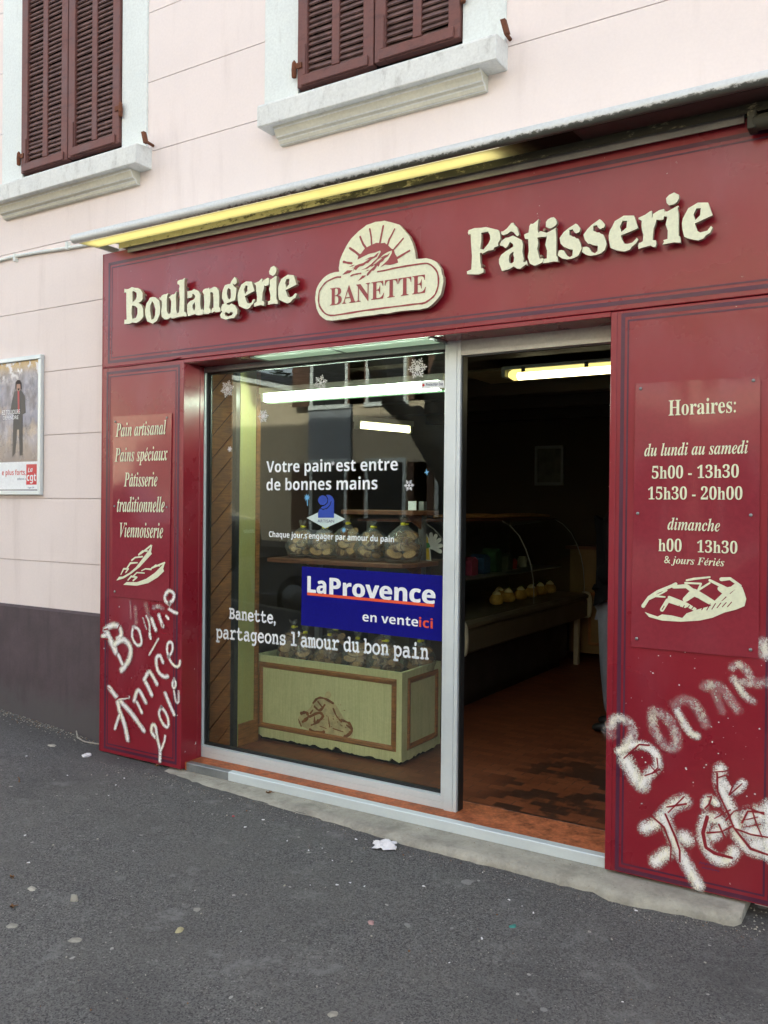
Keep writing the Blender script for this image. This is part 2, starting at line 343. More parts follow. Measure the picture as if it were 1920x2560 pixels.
M['darkwood'] = mat('dark ceiling wood', (.035, .025, .017), .6, var=.2, vs=9, extra=x_woodx)
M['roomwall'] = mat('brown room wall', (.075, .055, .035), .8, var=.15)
M['black'] = mat('black metal', (.02, .022, .022), .4, var=.1)
M['vinyl'] = mat('white vinyl', (.88, .93, .95), .5, var=.02)
M['snow'] = mat('snowflake film', (.78, .80, .82), .5, var=.05)
M['blue'] = mat('newspaper blue', (.010, .010, .22), .12, var=.04, vs=12, rvar=.03, bump=.12, bs=24, spec=.3)
M['ablue'] = mat('artisan blue', (.012, .06, .42), .4, var=.05)
M['sky'] = mat('light blue vinyl', (.14, .42, .70), .5, var=.05)
M['orange'] = mat('orange red vinyl', (.85, .10, .035), .4, var=.02)
M['pale'] = mat('pale sticker', (.58, .72, .70), .4, var=.03)
M['ink'] = mat('dark ink', (.02, .04, .14), .5)
M['redink'] = mat('red ink', (.62, .03, .03), .5)
def glass_mat(name, ior=1.5, tint=(.93, .97, .94), boost=1.0, rough=0.0):
    m_ = bpy.data.materials.new(name); m_.use_nodes = True; nt = m_.node_tree; nt.nodes.clear()
    out = nd(nt, 'ShaderNodeOutputMaterial'); tr = nd(nt, 'ShaderNodeBsdfTransparent'); tr.inputs[0].default_value = (*tint, 1)
    gl = nd(nt, 'ShaderNodeBsdfGlossy'); gl.inputs['Roughness'].default_value = rough; gl.name = 'gloss'; gl.inputs['Color'].default_value = (.95, 1, .98, 1)
    fr = nd(nt, 'ShaderNodeFresnel'); gm = nd(nt, 'ShaderNodeNewGeometry'); nt.links.new(ramp(nt, gm.outputs['Backfacing'], 0, 1, ior, 1/ior), fr.inputs[0]); mx = nd(nt, 'ShaderNodeMixShader')
    nt.links.new(math_(nt, 'MULTIPLY', fr.outputs[0], boost), mx.inputs[0]); nt.links.new(tr.outputs[0], mx.inputs[1]); nt.links.new(gl.outputs[0], mx.inputs[2]); nt.links.new(mx.outputs[0], out.inputs[0])
    return m_
M['glass'] = glass_mat('window glass')
M['vitrine'] = glass_mat('vitrine glass', 1.5, (.85, .92, .87))
M['plastic'] = glass_mat('bag plastic', 1.45, (.93, .93, .92), 1.5, .14)
_nt = M['plastic'].node_tree; _o = _nt.nodes['Material Output']; _s = _o.inputs[0].links[0].from_socket; _d = nd(_nt, 'ShaderNodeBsdfDiffuse'); _d.inputs[0].default_value = (.75, .75, .72, 1); _x = nd(_nt, 'ShaderNodeMixShader'); _x.inputs[0].default_value = .10
_b = nd(_nt, 'ShaderNodeBump'); _b.inputs['Strength'].default_value = .9; _b.inputs['Distance'].default_value = .012; _nt.links.new(noise(_nt, nd(_nt, 'ShaderNodeTexCoord').outputs['Object'], 26, 5, .65, (1, 1, .45)), _b.inputs['Height']); _nt.links.new(_b.outputs[0], _nt.nodes['gloss'].inputs['Normal']); _nt.links.new(_b.outputs[0], _nt.nodes['Fresnel'].inputs['Normal'])
_nt.links.new(_s, _x.inputs[1]); _nt.links.new(_d.outputs[0], _x.inputs[2]); _nt.links.new(_x.outputs[0], _o.inputs[0])
M['plate'] = mat('tinted acrylic plate', (.27, .035, .05), .12, var=.05, vs=3, rvar=.03, coat=.45, spec=.3)
def lamp_mat(name, col, st):
    m_ = bpy.data.materials.new(name); m_.use_nodes = True; b = m_.node_tree.nodes['Principled BSDF']
    b.inputs['Base Color'].default_value = (.8, .8, .75, 1); b.inputs['Emission Color'].default_value = (*col, 1); b.inputs['Emission Strength'].default_value = st
    return m_
M['tubeG'] = lamp_mat('greenish tube', (.82, 1, .82), 14)
M['tubeY'] = lamp_mat('warm tube', (1, .88, .5), 2.2)
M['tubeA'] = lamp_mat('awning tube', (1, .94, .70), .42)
M['tubeH'] = lamp_mat('green lit housing', (.42, .9, .46), .17)  # emission imitating the green bloom around the window tube
M['tubeD'] = lamp_mat('yellow diffuser', (1, .80, .22), .34)
# measured outlines, tenths of a millimetre on the facade
LET1=[('B',[[(-39833,27541),(-39784,27501),(-39507,27479),(-39217,27555),(-38992,27482),(-38703,27435),(-38495,27320),(-38335,27123),(-38315,26767),(-38409,26667),(-38662,26574),(-38406,26423),(-38277,26186),(-38255,25719),(-38522,25525),(-38824,25434),(-39129,25499),(-39419,25439),(-39836,25471),(-39813,25738),(-39747,25709),(-39633,25731),(-39674,26477),(-39684,27287),(-39798,27323),(-39856,27297)]],[[(-39182,27293),(-39086,27304),(-38828,27183),(-38803,26935),(-38888,26800),(-39143,26663),(-39162,26956)],[(-39173,26487),(-38915,26414),(-38738,26282),(-38734,25970),(-38844,25759),(-38923,25723),(-39164,25704),(-39232,26024),(-39219,26314)]]),('o',[[(-37734,26765),(-37500,26781),(-37283,26733),(-36956,26487),(-36890,26054),(-36917,25730),(-37144,25382),(-37483,25253),(-37922,25430),(-38083,25789),(-38102,26101),(-37997,26486),(-37841,26601)]],[[(-37544,26555),(-37402,26374),(-37275,26053),(-37302,25705),(-37424,25521),(-37594,25484),(-37710,26035),(-37697,26298)]]),('u',[[(-36959,26706),(-36881,26653),(-36776,26771),(-36608,26817),(-36410,26804),(-36320,26858),(-36274,26787),(-36348,26688),(-36376,26431),(-36369,25866),(-36261,25680),(-36140,25667),(-36066,25767),(-36027,26347),(-36120,26552),(-36241,26588),(-35972,26729),(-35792,26729),(-35644,26862),(-35628,26796),(-35670,26542),(-35632,25828),(-35570,25670),(-35540,25645),(-35567,25412),(-35986,25391),(-36032,25472),(-36258,25387),(-36531,25394),(-36762,25582),(-36811,25871),(-36754,26191),(-36772,26477),(-36926,26560)]],[]),('l',[[(-35570,27377),(-35526,27436),(-35393,27473),(-35171,27465),(-35009,27536),(-34979,27483),(-35022,27350),(-35015,26729),(-35017,25661),(-34929,25651),(-34854,25579),(-34823,25405),(-34940,25385),(-35029,25427),(-35473,25420),(-35562,25419),(-35594,25616),(-35476,25657),(-35417,25683),(-35377,26086),(-35367,26514),(-35432,26995),(-35388,27097),(-35419,27208),(-35554,27268)]],[]),('a',[[(-34780,26765),(-34459,26768),(-34286,26842),(-33938,26673),(-33792,26455),(-33818,26247),(-33814,25909),(-33753,25628),(-33640,25689),(-33596,25600),(-33608,25390),(-33636,25362),(-33922,25351),(-34124,25393),(-34183,25453),(-34385,25422),(-34720,25383),(-34782,25613),(-34801,26021),(-34685,26136),(-34540,26215),(-34337,26244),(-34222,26337),(-34194,26439),(-34282,26535),(-34399,26580),(-34455,26396),(-34776,26381)]],[[(-34234,26105),(-34188,25909),(-34187,25760),(-34272,25643),(-34390,25826),(-34392,25953)]]),('n',[[(-33650,26627),(-33594,26704),(-33467,26752),(-33240,26745),(-33212,26783),(-33169,26746),(-33154,26671),(-32971,26732),(-32803,26774),(-32635,26722),(-32465,26524),(-32420,26186),(-32441,25628),(-32343,25575),(-32313,25385),(-32591,25374),(-32788,25437),(-32927,25369),(-32984,25407),(-32985,25522),(-32916,25619),(-32832,25651),(-32839,26236),(-32882,26283),(-32854,26321),(-32884,26450),(-33011,26518),(-33081,26474),(-33076,26034),(-33142,25644),(-33071,25615),(-33027,25485),(-33026,25390),(-33097,25398),(-33209,25347),(-33565,25386),(-33587,25588),(-33539,25604),(-33515,26001),(-33547,26320),(-33534,26445),(-33621,26539)]],[]),('g',[[(-31346,27122),(-31209,26975),(-31180,26797),(-31341,26694),(-31478,26794),(-31395,26619),(-31203,26493),(-31240,26149),(-31305,25869),(-31658,25808),(-31876,25792),(-31903,25712),(-31683,25666),(-31547,25733),(-31301,25582),(-31136,25359),(-31147,25135),(-31348,24930),(-31593,24936),(-31949,24901),(-32281,25029),(-32352,25182),(-32284,25299),(-32188,25361),(-32286,25445),(-32261,25628),(-32179,25764),(-32055,25760),(-32098,25879),(-32224,26080),(-32227,26288),(-32174,26509),(-32025,26760),(-31833,26787),(-31642,26784),(-31575,26909)]],[[(-31776,26574),(-31624,26483),(-31594,26232),(-31605,26028),(-31700,25946),(-31811,26052),(-31882,26288),(-31843,26489)],[(-31926,25322),(-31733,25208),(-31624,25269),(-31488,25264),(-31432,25186),(-31540,25095),(-31785,25049),(-31965,25109),(-32040,25231)]]),('e',[[(-30549,26775),(-30150,26714),(-29960,26205),(-30620,26001),(-30456,25636),(-30322,25580),(-30164,25602),(-30060,25752),(-29981,25773),(-29928,25717),(-30057,25529),(-30189,25463),(-30267,25351),(-30465,25302),(-30719,25381),(-31016,25537),(-31100,25833),(-31117,26101),(-31078,26260),(-30973,26472),(-30868,26642)]],[[(-30586,26566),(-30440,26538),(-30436,26263),(-30594,26120),(-30690,26355)]]),('r',[[(-29978,26601),(-29651,26670),(-29484,26789),(-29431,26762),(-29430,26622),(-29481,26548),(-29340,26690),(-29057,26774),(-28992,26735),(-28973,26643),(-29014,26389),(-29233,26366),(-29298,26414),(-29322,26227),(-29410,26037),(-29431,25618),(-29340,25608),(-29287,25461),(-29324,25345),(-29507,25416),(-29898,25390),(-29977,25369),(-29992,25542),(-29796,25621),(-29773,25860),(-29828,26148),(-29858,26475),(-29964,26559)]],[]),('i',[[(-28667,27339),(-28513,27199),(-28498,27058),(-28573,26889),(-28725,26820),(-28956,26940),(-28984,27084),(-28871,27288)],[(-28521,26803),(-28469,26757),(-28494,26681),(-28481,25588),(-28417,25560),(-28389,25339),(-28606,25383),(-29054,25375),(-29016,25480),(-29056,25545),(-28889,25575),(-28880,25873),(-28973,26164),(-28911,26376),(-28951,26461),(-28927,26637)]],[]),('e',[[(-27765,26767),(-27367,26681),(-27189,26179),(-27894,25992),(-27740,25638),(-27627,25586),(-27429,25611),(-27258,25757),(-27158,25706),(-27255,25503),(-27402,25481),(-27549,25341),(-27773,25298),(-27999,25393),(-28303,25547),(-28369,25792),(-28373,26130),(-28338,26304),(-28164,26598)]],[[(-27838,26556),(-27650,26532),(-27660,26258),(-27845,26114),(-27923,26350)]])]
LET2=[('P',[[(-17505,27395),(-17217,27444),(-16916,27408),(-16644,27399),(-16373,27297),(-16053,27176),(-15962,26999),(-15946,26764),(-16058,26595),(-16044,26477),(-16235,26435),(-16285,26338),(-16541,26340),(-16773,26257),(-16811,26227),(-16851,26303),(-16929,26279),(-16911,25924),(-16855,25598),(-16765,25593),(-16738,25523),(-16749,25407),(-16996,25346),(-17561,25432),(-17549,25490),(-17576,25553),(-17484,25588),(-17352,25618),(-17330,25935),(-17320,26218),(-17365,26651),(-17398,27200),(-17464,27223),(-17490,27179),(-17538,27282)]],[[(-16874,27177),(-16551,27185),(-16446,27005),(-16431,26827),(-16519,26653),(-16761,26420),(-16918,26478),(-16870,26812)]]),('a',[[(-15900,27094),(-15836,27072),(-15636,27179),(-15438,27378),(-15339,27380),(-15300,27287),(-15162,27149),(-15059,26811),(-15158,26758),(-15208,26812),(-15334,26970),(-15459,27024),(-15608,26943),(-15809,26905),(-15911,26968)],[(-15907,26665),(-15707,26774),(-15556,26774),(-15345,26824),(-14933,26563),(-14881,26349),(-14902,26054),(-14837,25747),(-14860,25602),(-14750,25598),(-14714,25661),(-14676,25587),(-14650,25412),(-14736,25493),(-14992,25333),(-15141,25354),(-15304,25479),(-15490,25389),(-15854,25346),(-15997,25702),(-15999,25889),(-15900,26060),(-15675,26190),(-15351,26327),(-15326,26346),(-15340,26441),(-15491,26567),(-15602,26388),(-15701,26321),(-15816,26431),(-15976,26490)]],[[(-15311,26125),(-15334,25979),(-15283,25857),(-15306,25675),(-15392,25618),(-15493,25644),(-15532,25776),(-15521,25960),(-15448,26065)]]),('t',[[(-14164,27351),(-14186,27242),(-14219,26930),(-14181,26753),(-14085,26818),(-13893,26742),(-13796,26693),(-13799,26524),(-14034,26561),(-14226,26557),(-14175,26311),(-14221,26068),(-14145,25762),(-14107,25632),(-13987,25649),(-13927,25596),(-13973,25466),(-14260,25370),(-14382,25387),(-14504,25472),(-14553,25490),(-14654,25790),(-14608,26034),(-14639,26563),(-14786,26586),(-14837,26777),(-14728,26817),(-14630,26836),(-14607,26969),(-14597,27104),(-14537,27197),(-14427,27179),(-14235,27295)]],[]),('i',[[(-13492,27311),(-13385,27203),(-13343,27028),(-13441,26921),(-13641,26852),(-13844,26952),(-13842,27166),(-13753,27264),(-13623,27310)],[(-13369,26853),(-13403,26758),(-13364,26461),(-13366,25632),(-13307,25624),(-13269,25394),(-13494,25437),(-13640,25419),(-13957,25423),(-13914,25604),(-13783,25608),(-13775,25934),(-13861,26195),(-13789,26522),(-13791,26696),(-13746,26711)]],[]),('s',[[(-12521,26879),(-12440,26826),(-12312,26628),(-12367,26505),(-12504,26465),(-12586,26539),(-12656,26666),(-12795,26650),(-12792,26439),(-12711,26408),(-12641,26349),(-12572,26338),(-12502,26261),(-12410,26235),(-12316,26055),(-12256,25804),(-12379,25535),(-12607,25446),(-12861,25431),(-13095,25504),(-13303,25668),(-13251,25862),(-13146,25869),(-13029,25829),(-12898,25610),(-12770,25513),(-12655,25563),(-12634,25804),(-12820,25865),(-12960,25953),(-13019,25972),(-13173,26141),(-13227,26384),(-13038,26611),(-12808,26752)]],[]),('s',[[(-11503,26896),(-11424,26835),(-11278,26637),(-11310,26533),(-11476,26477),(-11555,26551),(-11634,26677),(-11769,26651),(-11766,26454),(-11687,26419),(-11597,26361),(-11507,26347),(-11440,26282),(-11351,26246),(-11248,26024),(-11201,25822),(-11276,25594),(-11430,25486),(-11653,25441),(-11878,25445),(-12059,25511),(-12243,25659),(-12200,25851),(-12041,25849),(-11927,25777),(-11835,25610),(-11688,25519),(-11577,25594),(-11568,25811),(-11793,25878),(-11906,25950),(-11974,25949),(-12124,26136),(-12188,26355),(-12027,26561),(-11826,26726)]],[]),('e',[[(-10504,26872),(-10088,26806),(-9915,26277),(-10166,26200),(-10613,26088),(-10568,25920),(-10468,25733),(-10338,25702),(-10145,25727),(-9959,25890),(-9905,25807),(-9999,25673),(-10165,25559),(-10249,25453),(-10464,25414),(-10791,25512),(-11034,25645),(-11104,25959),(-11117,26156),(-11075,26344),(-10968,26522),(-10871,26711)]],[[(-10555,26670),(-10371,26640),(-10389,26364),(-10593,26225),(-10661,26451)]]),('r',[[(-9904,26691),(-9640,26764),(-9452,26870),(-9379,26878),(-9376,26603),(-9355,26600),(-9336,26734),(-9098,26851),(-8902,26870),(-8886,26773),(-8898,26566),(-8928,26455),(-9093,26462),(-9187,26498),(-9237,26317),(-9308,26139),(-9334,25700),(-9208,25680),(-9186,25529),(-9226,25409),(-9289,25418),(-9415,25501),(-9847,25448),(-9889,25423),(-9912,25554),(-9881,25656),(-9723,25717),(-9705,25969),(-9760,26168),(-9783,26363),(-9775,26532),(-9829,26594),(-9903,26627)]],[]),('i',[[(-8520,27450),(-8335,27323),(-8328,27187),(-8403,27055),(-8524,26982),(-8708,26977),(-8801,27083),(-8830,27277),(-8713,27391)],[(-8361,26906),(-8330,26876),(-8380,26801),(-8336,26586),(-8326,25712),(-8265,25681),(-8242,25439),(-8323,25441),(-8486,25487),(-8947,25468),(-8886,25568),(-8918,25636),(-8753,25663),(-8747,25986),(-8832,26230),(-8774,26514),(-8795,26555),(-8892,26571),(-8882,26762),(-8767,26747)]],[]),('e',[[(-7619,26892),(-7235,26829),(-7063,26310),(-7719,26101),(-7616,25786),(-7506,25718),(-7251,25749),(-7116,25911),(-7057,25840),(-7152,25641),(-7308,25574),(-7385,25473),(-7582,25421),(-7921,25535),(-8113,25648),(-8187,25960),(-8206,26191),(-8172,26372),(-7976,26732)]],[[(-7666,26678),(-7502,26660),(-7524,26387),(-7701,26232),(-7773,26460)]])]
LOGO_OUT=[(-24550,26479),(-24581,26672),(-24513,27041),(-24443,27197),(-24359,27350),(-24260,27500),(-24134,27693),(-23994,27860),(-23853,28003),(-23643,28146),(-23434,28288),(-23212,28392),(-22963,28515),(-22715,28544),(-22469,28584),(-22196,28562),(-21952,28552),(-21762,28480),(-21574,28415),(-21360,28327),(-21120,28227),(-20973,28079),(-20826,27898),(-20588,27635),(-20508,27465),(-20402,27270),(-20334,27058),(-20267,26846),(-20211,26491),(-19928,26462),(-19672,26453),(-19519,26400),(-19392,26353),(-19240,26277),(-19088,26167),(-18884,25875),(-18831,25604),(-18768,25486),(-18753,25264),(-18776,25121),(-18835,24865),(-18895,24674),(-19043,24515),(-19242,24340),(-19392,24235),(-19569,24155),(-19772,24145),(-20003,24115),(-20339,24141),(-20782,24156),(-21257,24163),(-21577,24129),(-21899,24130),(-22089,24162),(-22388,24137),(-22995,24142),(-23413,24147),(-23865,24141),(-24063,24115),(-24522,24128),(-24928,24118),(-25104,24153),(-25309,24187),(-25517,24316),(-25697,24467),(-25818,24648),(-25909,24827),(-25957,25049),(-25998,25246),(-26000,25415),(-25977,25533),(-25964,25675),(-25921,25815),(-25848,25950),(-25745,26081),(-25613,26208),(-25452,26331),(-25291,26405),(-25102,26464),(-24956,26480),(-24811,26496)]
LOGO_SUN=[(-23474,26918),(-23420,27085),(-23365,27147),(-23253,27190),(-23143,27313),(-23033,27413),(-22964,27426),(-22813,27473),(-22648,27517),(-22402,27572),(-22129,27508),(-21912,27498),(-21858,27433),(-21763,27384),(-21640,27252),(-21532,27156),(-21412,27104),(-21343,26890),(-21221,26714),(-21206,26576),(-21165,26457),(-21390,26420),(-21604,26404),(-21900,26456),(-22156,26365),(-22197,26371),(-22498,26481),(-22888,26812)]
LOGO_EAR=[[(-22179,27172),(-22138,27097),(-22339,26827),(-22719,26581),(-23272,26401),(-23692,26317),(-24347,26298),(-24120,26480),(-23951,26610),(-23698,26786),(-23474,26918),(-23084,27037),(-22808,27102),(-22451,27119)],[(-21518,27075),(-21530,26940),(-21741,26651),(-22143,26386),(-22331,26182),(-22632,26130),(-22851,26043),(-23183,25947),(-23434,25875),(-23213,26114),(-23187,26297),(-22884,26464),(-22637,26569),(-22446,26681),(-22175,26827),(-22014,26941),(-21746,27040)]]
LOGO_RED=[[(-22233,27088),(-22367,26900),(-22640,26824),(-22858,26669),(-22969,26673),(-23107,26588),(-23330,26572),(-23441,26517),(-23552,26416),(-23666,26478),(-23721,26368),(-23694,26505),(-23611,26634),(-23387,26685),(-23136,26708),(-22915,26793),(-22778,26866),(-23054,26836),(-22751,26932),(-22531,26935),(-22341,27057)],[(-21611,26986),(-21743,26834),(-21904,26765),(-22010,26643),(-22172,26574),(-22252,26401),(-22334,26481),(-22442,26335),(-22523,26265),(-22633,26269),(-22742,26168),(-22879,26047),(-22935,26124),(-22853,26229),(-22716,26326),(-22498,26458),(-22472,26546),(-22691,26484),(-22391,26604),(-22228,26697),(-22066,26788),(-22175,26804),(-21905,26903),(-21771,26906)],[(-24347,26298),(-24233,26389),(-24063,26480),(-23750,26442),(-23891,26339)],[(-23434,25875),(-23185,26110),(-22962,26093),(-23072,26003),(-23183,25959)],[(-23979,26637),(-23753,26688),(-23626,26694),(-23752,26630)],[(-23836,26536),(-23695,26575),(-23667,26548)],[(-23020,26286),(-22882,26337),(-22744,26318),(-22882,26290)],[(-22718,26465),(-22582,26550),(-22417,26562),(-22608,26473)],[(-23272,26389),(-22994,26445),(-22637,26615),(-22338,26816),(-22177,26965),(-22337,26735),(-22636,26523),(-22911,26399)]]
LOGO_LINES=[([(-23333,28004),(-23261,27842),(-23147,27615),(-22992,27418)],98),([(-23933,27546),(-23762,27427),(-23563,27281),(-23364,27112)],112),([(-22781,28289),(-22737,28108),(-22694,27894),(-22662,27519)],88),([(-22017,28304),(-22081,28028),(-22133,27807),(-22197,27518)],87),([(-21383,28065),(-21540,27806),(-21672,27622),(-21750,27405)],82),([(-20901,27548),(-21058,27414),(-21241,27261),(-21425,27106)],91),([(-20554,26922),(-20762,26851),(-20971,26768),(-21208,26678)],104),([(-24282,26926),(-24124,26869),(-23982,26826),(-23811,26790)],108),([(-23860,26176),(-23691,26224),(-23438,26225),(-23270,26226)],70),([(-24460,26207),(-24692,26237),(-25040,26164),(-25361,26062),(-25594,25852),(-25755,25651),(-25781,25342),(-25779,25126),(-25702,24877),(-25461,24586),(-25254,24444),(-24960,24365),(-24381,24374),(-23811,24383),(-23109,24411),(-22419,24404),(-21717,24406),(-20733,24397),(-20135,24397),(-19750,24375),(-19497,24479),(-19196,24665),(-19073,24893),(-19001,25148),(-19005,25501),(-19084,25776),(-19338,26054),(-19568,26196),(-19772,26225),(-20546,26231),(-21335,26226),(-21870,26184),(-22304,26178)],82)]
TXT_RIGHT=[('Horaires:','sb',-0.8714,1.8713,-0.6188,1.8724,0.0605),('du lundi au samedi','si',-0.9652,1.7117,-0.5728,1.7142,0.0504),('5h00 - 13h30','sb',-0.934,1.6206,-0.6053,1.6224,0.0484),('15h30 - 20h00','sb',-0.9486,1.5371,-0.5913,1.5376,0.0485),('dimanche','si',-0.8699,1.4167,-0.6712,1.414,0.0491),('h00','sb',-0.9047,1.3299,-0.8144,1.3302,0.0483),('13h30','sb',-0.7554,1.3307,-0.607,1.3306,0.0456),('& jours Fériés','si',-0.8813,1.2826,-0.6537,1.2802,0.0289)]
TXT_LEFT=[('Pain artisanal','si',-4.0878,1.8942,-3.67,1.8963,0.0792),('Pains spéciaux','si',-4.0943,1.7466,-3.6571,1.7477,0.0802),('Pâtisserie','si',-4.0139,1.5991,-3.7358,1.5993,0.0815),('traditionnelle','si',-4.0721,1.449,-3.6761,1.4522,0.0899),('Viennoiserie','si',-4.046,1.2999,-3.6871,1.3038,0.0848)]
TXT_GLASS=[('Votre pain est entre','nb',-3.1068,1.6796,-2.2557,1.6805,0.0618),('de bonnes mains','nb',-3.1056,1.5793,-2.3753,1.5847,0.0671),('Chaque jour,s’engager par amour du pain','nb',-3.0845,1.322,-2.2733,1.3169,0.0309),('ARTISAN','n',-2.751,1.4086,-2.6431,1.4089,0.0153),('Banette,','ty',-3.3704,0.8464,-3.0335,0.8435,0.0604),('partageons l’amour du bon pain','ty',-3.4687,0.7265,-2.0679,0.7446,0.0745),('La Provence','nb',-2.8132,1.0305,-2.0339,1.0203,0.0863),('en vente','nb',-2.4585,0.904,-2.1277,0.9024,0.0427),('ici','nb',-2.1229,0.9019,-2.0447,0.8992,0.0496),('Protection One','ni',-2.1519,2.0947,-1.9984,2.0919,0.0152)]
BANETTE=('BANETTE','sb',-2.5083,2.4874,-1.9655,2.4859,0.0845)
STK={'provence': [(-28535,11687),(-19933,11624),(-19941,8406),(-28555,8506)],'underline': [(-28157,10303),(-20378,10200),(-20386,10058),(-28155,10158)],'alarm': [(-21262,21177),(-19968,21156),(-19936,20800),(-21238,20783)],'diamond': [(-28254,14309),(-26997,14804),(-25721,14287),(-27007,13782)],'blueA': [(-27487,14330),(-27489,14573),(-27414,14772),(-27249,14918),(-27029,15001),(-26865,15118),(-26835,15342),(-26925,15494),(-27002,15547),(-26761,15557),(-26563,15459),(-26452,15281),(-26441,14347)],'blueB': [(-27201,15538),(-26979,15476),(-26868,15315),(-26920,15118),(-27106,15009),(-27328,15025),(-27474,15159),(-27498,15312),(-27389,15475)]}
FLAKES=[(-3.4011,2.1617,0.0502,0),(-3.1334,1.9928,0.0376,1),(-2.7408,2.1517,0.0435,2),(-2.1472,2.1861,0.0552,3),(-2.1888,1.6038,0.0284,4),(-3.3779,1.816,0.0176,5),(-2.6554,1.7214,0.0117,6)]
STARS=[(-2.0884,1.6683,0.0142,4),(-2.8233,1.5409,0.0226,8),(-2.581,1.3711,0.0167,10)]
PLATES=[[(-41189,20171),(-36311,20129),(-36426,9395),(-41168,9445)],[(-10049,20080),(-5340,20045),(-5272,9353),(-10127,9358)]]
SCREWS=[[(-40956,19847),(-36681,19895),(-40964,14818),(-36622,14802),(-40889,9741),(-36527,9791)],[(-9841,19861),(-5579,19908),(-9898,14798),(-5609,14788),(-9883,9706),(-5557,9666)]]
LOAF=[[(-9565,10818),(-9390,10760),(-9043,10670),(-8873,10770),(-8477,10753),(-8085,10685),(-7921,10881),(-7483,11072),(-6945,11263),(-6574,11473),(-6157,11901),(-6003,12105),(-5873,12029),(-5792,11812),(-5728,11595),(-5786,11315),(-6096,11155),(-6515,11013),(-6939,10784),(-7423,10634),(-8138,10532),(-8870,10520),(-9388,10626)]]
LOAF_S=[([(-9626,11048),(-9398,11415),(-9056,11670),(-8491,11935),(-8352,12012)],140),([(-8598,11466),(-7925,11224),(-7592,11047)],160),([(-8876,10955),(-8653,11347),(-7979,11151)],127),([(-7982,11420),(-7655,11726),(-7163,11502),(-6838,11298)],237),([(-8434,11892),(-7934,11955),(-7380,11545),(-6891,11295)],181),([(-7936,12184),(-7662,12255),(-7065,12355)],91),([(-7990,12078),(-7387,12083),(-7492,11821),(-7063,12129)],91),([(-7064,12231),(-6421,11930),(-6107,12015)],145),([(-6685,11926),(-6312,11641)],178),([(-6891,11295),(-6471,11759),(-6107,12071)],156),([(-6637,12293),(-6320,12338),(-5951,12080)],123),([(-9397,11357),(-8884,11622),(-8715,11748)],81),([(-9225,11484),(-8768,11473)],81)]
BAG=[[(-37724,12640),(-37834,12213),(-37756,12108),(-38213,11736),(-38753,11292),(-39457,10873),(-40093,10563),(-40723,10401),(-40498,10637),(-40175,10670),(-39617,10920),(-39067,11277),(-38524,11794),(-38065,12248)],[(-36690,11676),(-36836,11283),(-36759,11152),(-37283,10765),(-38044,10399),(-38975,10193),(-40129,10183),(-39850,10365),(-38978,10402),(-38201,10646),(-37514,11024),(-37063,11369)]]
BAG_S=[([(-40338,10784),(-40100,11130),(-39699,11149),(-39937,10915)],94),([(-39859,11141),(-39544,11488),(-38952,11541)],94),([(-39427,11658),(-39152,11835),(-38526,11914)],94),([(-38839,12012),(-38530,12242),(-38142,12256)],93),([(-38684,12073),(-37838,12582)],87),([(-39732,10482),(-39456,10718),(-38981,10688),(-39294,10478)],93),([(-39297,10726),(-38984,10962),(-38359,10966)],93),([(-38594,11091),(-38285,11215),(-37822,11209)],93),([(-37822,11237),(-37443,11471),(-37139,11430)],92),([(-37746,11294),(-36728,11637)],86)]
